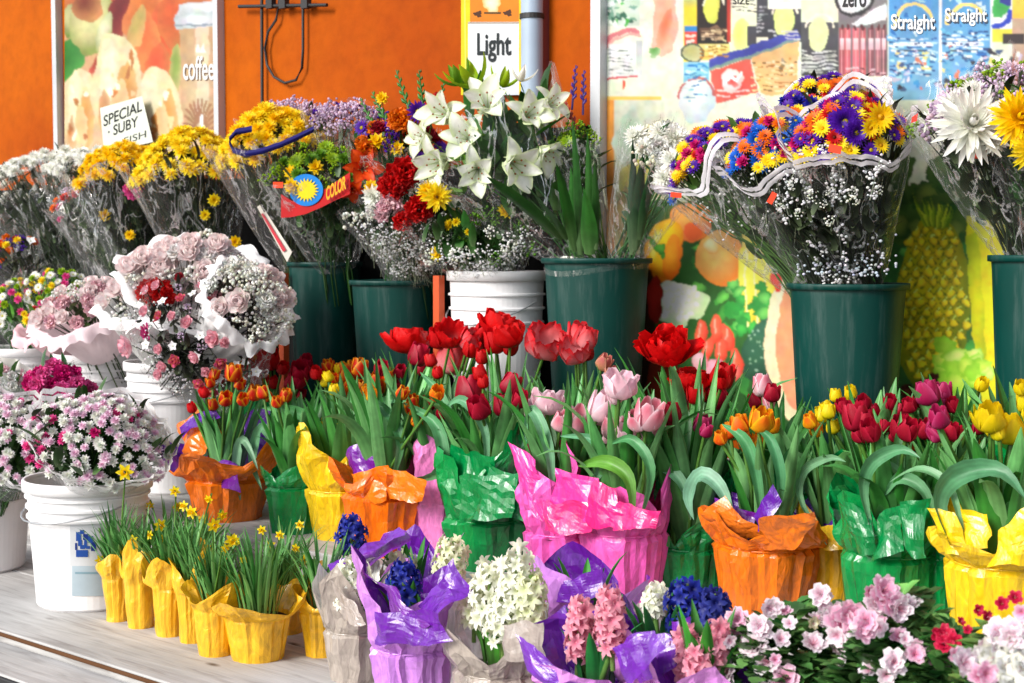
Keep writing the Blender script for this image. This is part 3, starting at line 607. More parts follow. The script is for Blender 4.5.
# pineapple
A.ell(933,305,37,90,'#c0b410','#6c7c08',.05,.03)
for i in range(17):
    for j in range(7):
        x=899+j*11.2+(i%2)*5.6+A.g.uniform(-1.2,1.2); y=222+i*10.2+A.g.uniform(-1.2,1.2)
        if ((x-933)/35)**2+((y-305)/87)**2<1:
            A.poly([(x-6,y),(x,y-6.6),(x+6,y),(x,y+6.6)],'#b0b418','#3c4c0c'); A.ell(x,y,A.g.uniform(3,4.4),A.g.uniform(3.2,4.8),'#fce020','#c0a818',A.g.uniform(0,3),.3,10); A.stroke([(x-1,y-3),(x+1.5,y-6)],.9,'#c8e060')
for k in range(14): A.poly([(925+k*1.5,228),(912+k*3.2,200+A.g.uniform(-8,8)),(930+k*1.5,226)],['#88a820','#5c8018','#b8cc30'][k%3])
A.poly([(966,215),(1010,225),(1014,420),(985,420),(972,330)],'#f0e010','#c8c818'); A.poly([(966,235),(978,232),(988,380),(974,340)],'#e0d808','#a8b810')
for k in range(26): A.ell(A.g.uniform(938,988),A.g.uniform(345,405),A.g.uniform(7,13),A.g.uniform(6,11),['#c8ec50','#a0d838','#e0f480'][k%3],'#88c828',A.g.uniform(0,3),.25,14)
for k in range(12): A.ell(A.g.uniform(898,935),A.g.uniform(375,410),A.g.uniform(4,8),A.g.uniform(4,8),['#703018','#8c4424','#4c1c10'][k%3],'#30100c',0,.2,10)
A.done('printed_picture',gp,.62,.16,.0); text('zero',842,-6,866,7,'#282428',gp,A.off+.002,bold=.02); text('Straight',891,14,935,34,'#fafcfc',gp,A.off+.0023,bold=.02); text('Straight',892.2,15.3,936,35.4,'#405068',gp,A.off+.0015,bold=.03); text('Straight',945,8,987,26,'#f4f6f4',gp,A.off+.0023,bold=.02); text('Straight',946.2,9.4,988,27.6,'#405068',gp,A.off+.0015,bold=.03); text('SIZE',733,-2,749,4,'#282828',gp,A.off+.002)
# orange uprights
for i,(l,r,lab) in enumerate(((283,292,'narrow orange-red upright between the pink rose bucket and the green buckets'),(437,447,'narrow orange-red upright left of the ribbed white bucket under the baby\'s breath'))):
    p=base((l+r)/2,2.97,BACK); w=mpx(p,(r-l))*.8
    mb=MB(); mb.box(p-U*w/2,AX,w,w,.46,(.5,.5,.5)); o=mb.build('upright_post',M['post'],None,False); tagk(o,lab,'post')
# ------------------------------------------------------------------ buckets
def bucket(kind,px,c,shelf,pyrim,wpx,label,group,tape=False,sticker=None):
    p=base(px,c,shelf); top=PC(px,pyrim,c); H=top.z-shelf; R=mpx(top,wpx)/2; r=root(('green' if kind=='g' else 'white')+'_bucket',label,'bucket',tuple(p),group)
    mat=M['green_bucket' if kind=='g' else 'white_bucket']; wd=(.5,.5,.5); kb=.78 if kind=='g' else .86
    def rad(z): return R*.94*(kb+(1-kb)*z/H)
    mb=MB(); pr=[(.001,0),(rad(0)-.006,0),(rad(0),.006)]
    if kind=='g':
        pr+=[(rad(H*.5),H*.5),(rad(H-.03),H-.03),(rad(H),H-.014)]
        mb.lathe(pr+[(R*.93,H-.004),(R*.92,H-.02),(rad(.01)-.006,.01),(.001,.01)],wd,56,0,p)
        mb.build('bucket_body',mat,r)
        mb=MB(); mb.lathe([(R*.945,H-.014),(R,H-.013),(R*1.005,H-.004),(R,H),(R*.93,H),(R*.925,H-.004)],wd,56,0,p); mb.build('rim',mat,r)
    else:
        k=H/.37
        for q in (.70,.78,.86):
            z=H*q; pr+=[(rad(z),z),(rad(z)+.006,z+.001),(rad(z)+.006,z+.006),(rad(z),z+.008)]
        pr+=[(rad(H-.01),H-.01),(R*.955,H-.005),(R*.93,H-.012),(rad(.01)-.006,.01),(.001,.01)]
        mb.lathe(pr,wd,56,0,p); mb.build('bucket_body',mat,r,False)
        mb=MB(); mb.lathe([(R*.955,H-.026),(R,H-.025),(R*1.0,H-.002),(R*.985,H+.001),(R*.94,H),(R*.935,H-.006)],wd,56,0,p); mb.build('rim',mat,r)
        # wire handle hanging at the front
        mb=MB(); pts=[]; e=N
        for i in range(15):
            a=PI*i/14; pts.append(p+Z*(H*.83-math.sin(a)*H*.13)-U*math.cos(a)*(R*1.01)+N*math.sin(a)*R*1.015)
        mb.tube(pts,.0022,(.4,.4,.42),6); mb.build('handle',M['metal'],r)
    if tape:
        for zz,tl in ((.018,.010),(.035,-.012)):
            rows=[[p+Vector((rad(H)*1.012*math.cos(a),rad(H)*1.012*math.sin(a),H-zz+tl*math.sin(a*2)+q*.007)) for a in [TAU*k/48 for k in range(48)]] for q in (0,1,2)]
            mb=MB(); mb.grid(rows,(1,1,1),True); mb.build('stretch_film',M['hazy'],r)
    return r,p,H,R
GB='green flower buckets along the wall'; WB='white plastic buckets'
bucket('g',1046,3.05,BACK,255,122,'dark green bucket at the right edge, below the big white spider chrysanthemum',GB)
bucket('g',845,3.05,BACK,283,121,'dark green bucket holding the rainbow daisy bunches in front of the grocery poster',GB)
bucket('g',596,3.07,BACK,258,111,'dark green bucket wrapped in clear film at the rim, under the white lilies',GB,tape=True)
bucket('g',396,3.0,BACK,280,92,'dark green bucket under the red carnation bouquet, left of the ribbed white bucket',GB)
bucket('g',326,3.08,BACK,262,76,'dark green bucket under the bunch with the sun sticker',GB)
bucket('g',232,3.1,BACK,286,74,'dark green bucket half hidden below the yellow chrysanthemums, behind the pink roses',GB)
bucket('g',150,3.1,BACK,290,72,'shadowed green bucket behind the white rose sleeves, under orange-yellow chrysanthemums',GB)
bucket('g',80,3.1,BACK,292,70,'shadowed green bucket at the far left under the white chrysanthemums',GB)
bucket('w',497,3.05,BACK,271,101,'ribbed white bucket on the back shelf between two green buckets',WB)
bucket('w',172,2.62,MID,361,92,'ribbed white bucket under the red and pink rose bunches',WB)
bucket('w',98,2.66,MID,353,84,'ribbed white bucket under the pale pink tissue wraps',WB)
bucket('w',24,2.66,MID,347,80,'ribbed white bucket at the far left under small yellow and white daisies',WB)
wr,wp,wH,wR=bucket('w',90,1.97,DECK,477,127,'large white bucket with a blue printed sticker at the left end of the stand',WB)
bucket('w',-25,1.99,DECK,470,120,'large white bucket cut off by the left edge, beside the stickered one',WB)
# sticker on the front bucket (curved, follows the wall of the bucket)
def curved(px0,py0,px1,py1,col,off,parent,p,H,R,mbx=None,ncol=8):
    def hit(px,py):
        r=ray(px,py); o=Vector((0,0,CH)); 
        k=0
        z0=1.0; q=None
        Rr=R*.9
        for _ in range(3):
            a=r.x*r.x+r.y*r.y; b=2*((o.x-p.x)*r.x+(o.y-p.y)*r.y); cc=(o.x-p.x)**2+(o.y-p.y)**2-(Rr+off)**2
            k=(-b-math.sqrt(max(0,b*b-4*a*cc)))/(2*a); q=o+r*k; Rr=R*.94*(.86+.14*(q.z-p.z)/H)
        return q
    m=mbx or MB(); m.grid([[hit(px0+(px1-px0)*i/ncol,py0+(py1-py0)*j/6) for i in range(ncol+1)] for j in range(7)],hx(col)); return m
m=curved(70,522,104,566,'#f4f6fa',.0012,wr,wp,wH,wR); curved(72,566,104,596,'#cfe2ee',.0013,wr,wp,wH,wR,m); curved(75,572,101,574,'#9cc0d0',.002,wr,wp,wH,wR,m); m.build('sticker',M['print'],wr)
m=MB()
for (a,b,c_,d) in [(76,532,81,541),(80,530,84,534),(83,534,88,540),(78,540,82,546),(84,540,87,548),(80,545,85,549),(76,550,88,557),(88,536,93,543),(91,542,96,551),(86,546,90,549),(75,543,77,550)]: curved(a,b,c_,d,'#1c3c98' if a%2 else '#2c5cb8',.0024,wr,wp,wH,wR,m,3)
m.build('printed_emblem',M['print'],wr)
# ------------------------------------------------------------------ bunches
def cone_frame(neck,top):
    a=(top-neck).normalized(); f=(Vector((0,-1,0))-a*Vector((0,-1,0)).dot(a)).normalized(); s=a.cross(f).normalized(); return a,f,s
def bunch(name,label,neck,top,wpx,flowers,n=30,size=.03,c=3.05,ctop=None,dome=.35,sleeve='clear',trim=None,tw=.026,explicit=(),group=None,leaf='#28401c',nleaf=70,sr=1.12,edge=.05,front=.04,gyp=0,deep=.10,sleevecol='#f6eef2',seed=None,spread=1.0,flat=.6,up=.35,lens=1.0,leafband=(.25,1.0),leafL=.06,cat='bouquet',stemn=None,corners=4,phase=0,gypr=(.5,1.0),collar=0,skirt=1,lift=0):
    g=random.Random(seed if seed is not None else int(neck[0]*7+top[0]*13+top[1])); nk=PC(neck[0],neck[1],c); tp=PC(top[0],top[1],ctop if ctop else c-.08); R=mpx(tp,wpx)/2
    a,f,s=cone_frame(nk,tp); L=(tp-nk).length; r=root(name,label,cat,tuple(nk),group); rn=min(.05,R*.35)
    heads=[]
    tot=sum(w for *_,w in flowers) if flowers else 1
    for i in range(n):
        q=math.sqrt((i+.5)/n)*spread; th=i*2.39996+g.uniform(-.25,.25); q=min(1.02,q*g.uniform(.93,1.05))
        p=tp+f*(R*q*math.cos(th)*.85)+s*(R*q*math.sin(th))+a*(R*dome*(1-q*q)*1.3-R*dome*.5)+a*(g.uniform(-.012,.012)+R*lift)
        x=g.uniform(0,tot)
        for kind,cn,w in flowers:
            x-=w
            if x<=0: break
        d=((p-nk).normalized()*.5+(p-tp).normalized()*.35+Z*up+f*.55+Vector((g.uniform(-.2,.2),g.uniform(-.2,.2),g.uniform(-.2,.2)))).normalized()
        put(kind,cn,p,d,size*g.uniform(.85,1.18),r,g); heads.append(p)
    for (px,py,kind,cn,sz,*dd) in explicit:
        p=PC(px,py,(ctop if ctop else c-.08)-(dd[0] if dd else .06)); R2=mpx(p,sz); d=Vector(dd[1]) if len(dd)>1 else (f*.9+(p-tp).normalized()*.35+Z*.25+Vector((g.uniform(-.2,.2),0,g.uniform(-.2,.2))))
        put(kind,cn,p,d,R2,r,g); heads.append(p)
    # stems + leaves
    mb=MB(); lc=tuple(x*.9 for x in hx(leaf)); lc=(lc[0]*.8,lc[1]*1.5,lc[2]*.6)
    for p in heads:
        e=nk+s*g.uniform(-1,1)*rn+f*g.uniform(-1,1)*rn; mid=nk.lerp(p,.55)+(s*g.uniform(-1,1)+f*g.uniform(-1,1))*R*.06
        mb.tube([e-a*deep,e,mid,p-(p-nk).normalized()*.004],[.0022,.0022,.0018,.0014],jit(lc,.35,g),4,cap=False)
    for i in range(nleaf):
        t=g.uniform(*leafband); rr=(rn+(R-rn)*t)*g.uniform(.2,1.0); th=g.uniform(0,TAU); p=nk+a*(L*t)+f*rr*math.cos(th)*.85+s*rr*math.sin(th)
        az=g.uniform(0,TAU); strap(mb,p,az,leafL*g.uniform(.6,1.4),leafL*.17*g.uniform(.7,1.3),g.uniform(20,85),g.uniform(-20,60),jit(lc,.45,g),g,4,2,.3)
    mb.build('stems_and_leaves',M['dryleaf'],r)
    if gyp:
        mb=MB()
        for i in range(gyp):
            t=g.uniform(*gypr); rr=(rn+(R-rn)*t)*g.uniform(.75,1.1); th=g.gauss(0,.9); p=nk+a*(L*t)+f*rr*math.cos(th)*.9+s*rr*math.sin(th)
            [blob(mb,p+Vector((g.gauss(0,.005),g.gauss(0,.004),g.gauss(0,.005))),g.uniform(.002,.004),jit((.86,.86,.86),.12,g),5,.8) for _ in range(2)]
            if i%3==0: mb.tube([p,p-a*.05+s*g.uniform(-.02,.02)-f*.01],.0006,(.4,.45,.3),3,cap=False)
        mb.build('babys_breath',M['petal'],r)
    if sleeve:
        nth=96 if collar else 72; nr=12; rows=[];edge_pts=[]; ph=[g.uniform(0,6) for _ in range(4)]; 
        def er(th): # height of the mouth round the sleeve
            return 1+edge*abs(math.cos(corners/2*th+phase))**1.5*1.6-front*(.5+.5*math.cos(th))*1.6+edge*.25*math.sin(5*th+ph[0])
        for i in range(nr+1):
            t=i/nr; row=[]
            for k in range(nth):
                th=TAU*k/nth; tt=t*er(th); rad=rn*1.1+(R*sr-rn)*max(0,tt)**.85; cr=(math.sin(13*th+ph[1]+2*tt)+.6*math.sin(23*th+ph[2]-4*tt)+.5*math.sin(37*th))*R*.022*(.3+t)
                rad+=cr+ (R*.05*math.sin(4*th+ph[3])*t); row.append(nk+a*(L*tt)+f*rad*math.cos(th)*.9+s*rad*math.sin(th)+Vector(noise.noise_vector(Vector((th*3+ph[0],tt*4,ph[1]))))*R*.06*t)
            rows.append(row)
        if collar:
            e=rows[-1]
            for q in (1,2,3,4):
                row=[]
                for k in range(nth):
                    th=TAU*k/nth; out=(f*math.cos(th)+s*math.sin(th)); ruf=math.sin(11*th+ph[1])*.35+math.sin(23*th+ph[2])*.35+noise.noise(Vector((th*6,ph[0],q*.5)))*1.6; out=out*(1+.35*noise.noise(Vector((th*4,ph[1],3))))
                    row.append(e[k]+out*(R*collar*(q/4)*(.6 if skirt else 1))+a*((-R*collar*.75*(q/4)**1.6 if skirt else R*collar*.45*math.sin(q/4*2.6))+R*collar*.35*ruf*q/4)+out*(R*collar*.3*math.sin(17*th+ph[2])*q/4))
                rows.append(row)
        mb=MB(); mb.grid(rows,jit(hx(sleevecol),.03,g),True)
        mb.build('plastic_sleeve' if sleeve in('clear','hazy') else 'tissue_sleeve',M[sleeve],r,True)
        if trim:
            e=rows[-1]; e2=rows[-2]; mb=MB(); tc=hx(trim)
            for (o0,o1) in ((0,.42),(.58,1.0)):
                rr_=[]
                for q in (0,.5,1):
                    row=[]
                    for k in range(nth):
                        d=(e[k]-e2[k]).normalized(); out=(e[k]-(nk+a*(e[k]-nk).dot(a))).normalized(); w=(o0+(o1-o0)*q)*tw
                        row.append(e[k]-d*w+out*(.003+.0022*math.sin(k*2.3+q)+.003*noise.noise(Vector((k*.45,q*2,ph[0]))))+d*(.004*noise.noise(Vector((k*.6,ph[1],o0)))))
                    rr_.append(row)
                mb.grid(rr_,tc,True)
            mb.build('lace_trim',M['tissue'],r)
    return r,nk,tp,R,a,f,s,L
UB='cut flower bunches in the upper buckets'
bunch('chrysanthemum_bunch','white chrysanthemum bunch in a clear sleeve at the upper left corner',(82,290),(26,178),120,[('mum','w',1)],85,.026,3.1,dome=.25,group=UB,leaf='#2c3020',nleaf=120,edge=.03)
bunch('chrysanthemum_bunch','second white chrysanthemum bunch, behind and right of the corner one below the food poster',(112,290),(84,160),88,[('mum','w',1)],50,.025,3.16,dome=.2,group=UB,leaf='#30302a',nleaf=60,edge=.03)
bunch('mixed_bunch','small pink, purple and blue mixed bunch between white and yellow chrysanthemums',(130,292),(78,196),62,[('pom','hp',2),('lace','lp',3),('pom','o',1),('pom','b',.7),('pom','r',1)],30,.016,3.02,dome=.3,group=UB,leaf='#343828',nleaf=80,sleeve='hazy')
bunch('chrysanthemum_bunch','orange-yellow chrysanthemum bunch with a hot pink leaf, below the SPECIAL placard',(152,292),(118,166),96,[('mum','y',1)],90,.024,3.08,dome=.5,group=UB,leaf='#202418',nleaf=260,explicit=[(134,190,'carn','hp',11),(130,235,'pom','y',6),(105,215,'pom','y',7)])
bunch('chrysanthemum_bunch','bright yellow chrysanthemum bunch reaching under the coffee cup',(212,292),(186,160),116,[('mum','y2',1)],110,.026,3.06,dome=.6,group=UB,leaf='#202418',nleaf=140,explicit=[(214,200,'pom','y2',7),(205,215,'pom','y2',6),(235,242,'pom','y',7),(228,246,'pom','y',6)])
rb=bunch('chrysanthemum_bunch','yellow chrysanthemum bunch tied round with a dark blue ribbon',(300,268),(272,138),112,[('mum','y',1),('mum','y2',1)],110,.025,3.05,dome=.6,group=UB,leaf='#343018',nleaf=90,edge=.05,sleeve='hazy')
# blue ribbon edge on that sleeve
A_=[(229,141),(233,150),(245,154),(262,151),(280,145),(298,137),(314,129)]; B_=[(229,140),(236,132),(252,129)]
mb=MB()
for Q in (A_,B_):
    rows=[[PC(x,y-3.2,2.83),PC(x,y,2.815),PC(x,y+3.2,2.83)] for x,y in Q]; mb.grid(rows,hx('#141068'))
o=mb.build('blue_ribbon',M['tissue'],rb[0])
bunch('statice_bunch','pale mauve statice bunch behind the blue-ribboned yellow flowers',(318,275),(290,118),90,[('lace','lp',1)],40,.028,3.2,dome=.3,group=UB,leaf='#383838',nleaf=40,sleeve='hazy')
bunch('statice_bunch','mauve statice bunch right of the ribboned yellow flowers, against the orange wall',(338,275),(350,118),80,[('lace','lp',5),('lace','p',1)],32,.028,3.18,dome=.3,group=UB,leaf='#383838',nleaf=40,sleeve='hazy')
sb=bunch('mixed_bunch','lime green and orange lily bunch in a sleeve with a blue and yellow sun sticker',(336,270),(322,166),116,[('lace','lime',4),('daisy','lime',2),('mum','gr',2),('pom','y',1)],40,.024,3.05,dome=.3,group=UB,leaf='#2a3c1c',nleaf=220,sleeve='clear',explicit=[(362,170,'lily','ol',24),(352,188,'lily','ol',16),(366,150,'carn','o',12)])
# sun sticker with red band
q0=PC(306,190,2.83); su,sv=U,Z
def dpt(x,y,off): return PC(x,y,2.845-off)
mb=MB()
mb.grid([[dpt(x,y-h,.002),dpt(x,y+h,.002)] for x,y,h in [(281,206,12),(292,209,8),(306,206,8),(322,199,8),(336,191,9),(350,183,11)]],hx('#c80810'))
n=40; mb.add([dpt(306,190,.006)]+[dpt(306+17*math.cos(TAU*k/n),190+16*math.sin(TAU*k/n),.006) for k in range(n)],[(0,k+1,(k+1)%n+1) for k in range(n)],hx('#0c84dc'))
mb.add([dpt(306,190,.009)]+[dpt(306+(13 if k%2 else 8.5)*math.cos(TAU*k/n),190+(12.2 if k%2 else 8)*math.sin(TAU*k/n),.009) for k in range(n)],[(0,k+1,(k+1)%n+1) for k in range(n)],hx('#f8d80c'))
mb.build('sun_sticker',M['print'],sb[0],False)
text('COLOR',326,181,346,195,'#f8b818',sb[0],.42,c=CW,rot=.42,bold=.03)
mb=MB(); mb.add([dpt(273,182,.002),dpt(283,182,.002),dpt(283,188,.002),dpt(273,188,.002)],[(0,1,2,3)],hx('#f84808')); mb.build('price_sticker',M['print'],sb[0],False)
# pale card strip leaning beside the bucket
cs=root('care_card','long white card strip with red print leaning on the green bucket rim','card',tuple(PC(275,235,2.93)))
mb=MB(); mb.add([PC(257,207,2.93),PC(261,204,2.93),PC(292,252,2.93),PC(287,262,2.93)],[(3,2,1,0)],hx('#efe8dc')); mb.build('card',M['print'],cs,False)
mb=MB(); mb.add([PC(261,214,2.925),PC(263,213,2.925),PC(286,250,2.925),PC(283,252,2.925)],[(3,2,1,0)],hx('#d83848')); mb.build('printed_line',M['print'],cs,False)
# gladiolus / mixed
def spikes(parent,items,c,col=hx('#3c7c28'),tip=None,g=random.Random(3)):
    for (x0,y0,x1,y1,w) in items:
        p=PC(x0,y0,c); q=PC(x1,y1,c); mb=MB(); d=(q-p); L=d.length; sd=d.normalized().cross(Vector((0,1,0))).normalized()
        mb.tube([p,p.lerp(q,.5),q],[.003,.003,.0015],col,5)
        for i in range(9):
            t=.25+.75*i/9; pp=p.lerp(q,t); r=mpx(p,w)*(1.1-t*.6); sgn=1 if i%2 else -1
            e=pp+sd*sgn*r*.8+d.normalized()*r*1.6; mb.tube([pp,pp.lerp(e,.5)+sd*sgn*r*.2,e],[r*.3,r*.45,r*.08],jit(tip or col,.25,g),6)
        mb.build('flower_spike',M['leaf'],parent)
mx=bunch('mixed_bunch','tall bunch of green buds, purple statice and orange flowers against the orange wall',(402,280),(402,140),96,[('carn','o',3),('lace','p',3),('daisy','p',2),('daisy','o',2),('pom','y',1),('carn','dr',1.5)],34,.024,3.1,dome=.5,group=UB,leaf='#24441c',nleaf=120,explicit=[(436,103,'carn','r',11),(418,112,'daisy','p',11),(382,98,'pom','y',7),(400,120,'carn','o',14),(362,128,'daisy','p',8),(378,128,'pom','y2',7)])
spikes(mx[0],[(412,120,396,70,5),(424,115,419,70,5),(390,130,372,92,5),(436,120,444,82,4),(380,140,360,98,4)],3.0)
cn=bunch('mixed_bunch','low bouquet of red carnations, yellow and white flowers with baby\'s breath beneath',(418,282),(405,205),112,[('carn','r',1),('lace','w',3),('mum','w',1),('carn','pk',1)],16,.026,3.0,dome=.3,group=UB,leaf='#1c2c18',nleaf=150,gyp=420,gypr=(.2,.95),sleeve='clear',explicit=[(393,186,'carn','r',17),(405,172,'carn','r',16),(398,178,'carn','r',17),(419,209,'carn','r',16),(437,197,'mum','y2',16),(428,192,'mum','y',12),(373,196,'mum','w',13),(374,212,'carn','w',10),(391,205,'carn','pk',15),(383,214,'carn','pk',10),(456,222,'pom','y2',5),(468,232,'pom','y2',4),(371,187,'pom','y',8)])
bunch('mixed_bunch','leafy dark bunch with baby\'s breath filling the ribbed white bucket between the green ones',(496,285),(482,232),112,[('lace','w',2),('lace','gr',2),('pom','y2',.5)],26,.022,3.05,dome=.4,group=UB,leaf='#24401c',nleaf=260,leafL=.06,gyp=260,gypr=(.4,1.15),sleeve='clear',spread=1.1,leafband=(.1,1.2))
D=lambda x,z,y=-1:(x,y,z)
ly=bunch('lily_bunch','bouquet of large white lilies with green buds in a pointed clear wrap',(590,262),(500,150),130,[('bud','gr',1)],8,.03,3.1,dome=.3,group=UB,leaf='#2c4c1c',nleaf=70,leafL=.13,leafband=(.35,1.05),sleeve='clear',edge=.16,sr=1.2,
  explicit=[(452,118,'lily','lil',32,.05,D(-.7,.3)),(488,112,'lily','lil',34,.08,D(-.1,.5)),(524,118,'lily','lil',29,.08,D(.4,.2)),(446,160,'lily','lil',32,.10,D(-.7,-.35)),(478,168,'lily','lil',30,.12,D(-.1,-.3)),(508,160,'lily','lil',34,.12,D(.5,-.4)),(545,108,'lily','lil',24,.04,D(.8,.5)),(470,140,'lily','lil',30,.10,D(-.3,.1)),(538,150,'lily','lil',26,.05,D(.9,-.6)),(430,140,'lily','lil',24,.06,D(-1,.1)),(503,88,'bud','lime',14,.05,(.2,-.2,1)),(520,82,'bud','w',12,.05,(.3,-.2,1)),(476,88,'bud','lime',20,.06,(-.5,-.2,1)),(461,86,'bud','gr',16,.06,(-.5,-.2,1))])
mb=MB(); g=random.Random(9)
for (x0,y0,x1,y1,w) in [(500,180,530,135,9),(480,180,462,135,8),(500,170,512,92,8),(490,175,478,95,7),(470,170,432,125,7),(520,200,560,150,8),(580,255,552,120,5),(590,250,573,132,4),(575,252,530,165,6),(566,240,500,190,7),(596,250,582,160,4),(572,250,560,165,5),(586,254,592,170,4),(560,240,470,185,7),(470,120,452,72,6),(480,110,486,70,5),(540,120,560,80,6),(590,255,562,185,10)]:
    p=PC(x0,y0,3.0); q=PC(x1,y1,2.98); d=q-p; h=Vector((d.x,d.y-.02,0)); strap(mb,p,math.atan2(-.3,d.x),d.length,mpx(p,w),math.degrees(math.atan2(d.z,abs(d.x)+.02)),math.degrees(math.atan2(d.z,abs(d.x)+.02))-10,jit(hx('#2c6424'),.3,g),g,8,4,.3,twist=g.uniform(-1,1))
mb.build('lily_leaves',M['leaf'],ly[0])
tb=bunch('tall_stem_bunch','narrow bunch of tall purple and lime stems squeezed beside the poster frame',(606,262),(573,140),44,[('lace','lime',3),('daisy','lime',1),('lace','gr',3)],16,.022,3.12,dome=.5,group=UB,leaf='#30481c',nleaf=70,sleeve='clear')
spikes(tb[0],[(572,110,576,65,4),(583,115,584,70,4)],3.05,hx('#38206c'),hx('#4c1c90')); spikes(tb[0],[(578,130,562,98,4)],3.04,hx('#a03018'),hx('#b02818'))
hy=bunch('hydrangea_bunch','pale cream flower bunch with long dark leaves in front of the poster edge',(622,262),(668,150),84,[('mum','w',3),('lace','cr',2),('carn','w',2)],22,.032,3.08,dome=.4,group=UB,leaf='#48604c',nleaf=24,sleeve='clear',edge=.1)
mb=MB()
for (x0,y0,x1,y1,w) in [(632,255,626,150,5),(636,250,655,150,6),(634,252,618,135,4),(640,240,672,165,5)]:
    p=PC(x0,y0,2.98); q=PC(x1,y1,2.96); d=q-p; e=math.degrees(math.atan2(d.z,abs(d.x)+.01)); strap(mb,p,math.atan2(-.3,d.x if abs(d.x)>.01 else .01),d.length,mpx(p,w),e,e-25,jit(hx('#1c4424'),.2,g),g,8,4,.3)
mb.build('long_leaves',M['leaf'],hy[0])
RN='rainbow daisy bunches with white lace trims'
RB=[('daisy','y',2),('daisy','o',2),('daisy','p',2),('pom','m',1.2),('daisy','b',1),('daisy','r',.5)]
bunch('daisy_bunch','leftmost rainbow bunch, yellow, orange and purple daisies in lace-trimmed plastic',(808,283),(712,152),112,RB,120,.0165,3.05,dome=.45,group=RN,trim='#f6f2f8',leaf='#3c4c20',nleaf=130,front=.12,edge=.10,sleeve='hazy',explicit=[(672,160,'mum','w',14),(664,178,'mum','w',12),(680,172,'mum','w',12)],gyp=60)
bunch('daisy_bunch','middle rainbow bunch with blue daisies at its front in a lace-trimmed sleeve',(828,283),(776,140),112,[('daisy','b',2.5),('daisy','o',1.5),('daisy','y2',2),('pom','m',1),('daisy','db',.8),('daisy','r',.5)],110,.0165,3.05,ctop=2.92,dome=.5,group=RN,trim='#f6f2f8',leaf='#1c2014',nleaf=130,front=.16,edge=.09,phase=.5,explicit=[(767,150,'bigdaisy','b',14),(757,140,'daisy','b',11),(783,158,'daisy','b',10),(762,160,'bigdaisy','b',12)],gyp=60)
bunch('daisy_bunch','rainbow bunch with deep purple daisies at its front, right of the blue ones',(862,283),(848,126),116,[('daisy','p',3),('daisy','y2',1.6),('daisy','o',1.6),('daisy','r',.8),('pom','m',.5)],105,.0175,3.05,ctop=2.89,dome=.5,group=RN,trim='#f6f2f8',leaf='#1c2014',nleaf=150,front=.10,edge=.10,phase=.8,explicit=[(845,122,'bigdaisy','p',16),(830,132,'daisy','p',12),(856,133,'bigdaisy','p',13),(880,117,'daisy','y',15),(870,128,'daisy','y2',10)])
bunch('daisy_bunch','hindmost rainbow bunch rising above the others in front of the printed cans',(850,283),(826,98),110,[('daisy','y2',2),('daisy','p',1.5),('daisy','r',1.2),('daisy','o',1),('pom','db',1)],80,.017,3.12,dome=.4,group=RN,trim='#f6f2f8',leaf='#1c2014',nleaf=60,edge=.07,front=.05)
# baby's breath bunch inside the green bucket
gb=bunch('babys_breath_bunch','hanging sprays of white baby\'s breath in the middle of the rainbow bucket',(846,284),(830,190),110,[('lace','w',1)],16,.013,3.05,ctop=2.86,dome=.2,group=None,leaf='#14180e',nleaf=180,gyp=60,sleeve=None,gypr=(.1,.3),deep=.05)
gc=lambda y:2.80+.14*max(0,(y-150))/130
g=random.Random(4)
for path in [[(822,150),(800,162),(788,185),(786,205),(790,225)],[(822,150),(838,165),(842,185),(838,200)],[(800,165),(806,200),(815,240),(818,262)],[(880,160),(876,175),(870,200)],[(842,260),(838,225),(826,180)]]:
    mb=MB()
    for i in range(len(path)-1):
        for k in range(8):
            t=k/8; x=path[i][0]*(1-t)+path[i+1][0]*t+g.gauss(0,4.5); y=path[i][1]*(1-t)+path[i+1][1]*t+g.gauss(0,3.5); p=PC(x,y,gc(y))
            [blob(mb,p+Vector((g.gauss(0,.005),g.gauss(0,.004),g.gauss(0,.005))),g.uniform(.0022,.0042),jit((.86,.86,.88),.12,g),6,.8) for _ in range(3)]
        mb.tube([PC(*path[i],gc(path[i][1])+.01),PC(*path[i+1],gc(path[i+1][1])+.01)],.0013,(.45,.5,.4),4)
    mb.build('blossom_spray',M['petal'],gb[0])
mb=MB()
for k in range(150): blob(mb,PC(min(896,max(798,g.gauss(846,27))),276-abs(g.gauss(2,15)),2.955),g.uniform(.0022,.0045),jit((.6,.64,.7),.25,g),6,.8)
mb.build('blossom_spray',M['petal'],gb[0])
WM='bunches in the right-hand bucket'
rw=bunch('chrysanthemum_bunch','bunch with one huge white spider chrysanthemum among lime flowers',(1022,258),(962,108),100,[('lace','lime',3),('lace','lp',2),('pom','lp',1),('mum','w',1)],30,.026,3.0,dome=.4,group=WM,leaf='#1c2414',nleaf=160,edge=.16,sr=1.15,sleeve='clear',front=.02,explicit=[(972,124,'spider','w',41,.12,(-.1,-1,.25)),(955,108,'mum','w',20,.08),(993,140,'mum','w',16,.1)])
mb=MB(); mb.add([PC(912,117,2.86),PC(918,113,2.86),PC(917,121,2.86),PC(911,123,2.86)],[(3,2,1,0)],hx('#f03010')); mb.build('price_sticker',M['print'],rw[0],False)
bunch('chrysanthemum_bunch','yellow spider chrysanthemums at the right edge of the photo',(1045,258),(1026,118),80,[('lace','lp',2),('mum','y2',1)],16,.026,3.05,ctop=2.87,dome=.4,group=WM,leaf='#24501c',nleaf=160,explicit=[(1020,118,'spider','y',32,.1,(-.2,-1,.2)),(1034,150,'spider','y2',24,.1)])
bunch('statice_bunch','lilac and lime filler bunch behind the huge white chrysanthemum',(1035,262),(1000,92),110,[('lace','lp',3),('lace','lime',3),('mum','lp',1)],44,.026,3.12,dome=.4,group=WM,leaf='#3c4430',nleaf=60,sleeve='hazy')
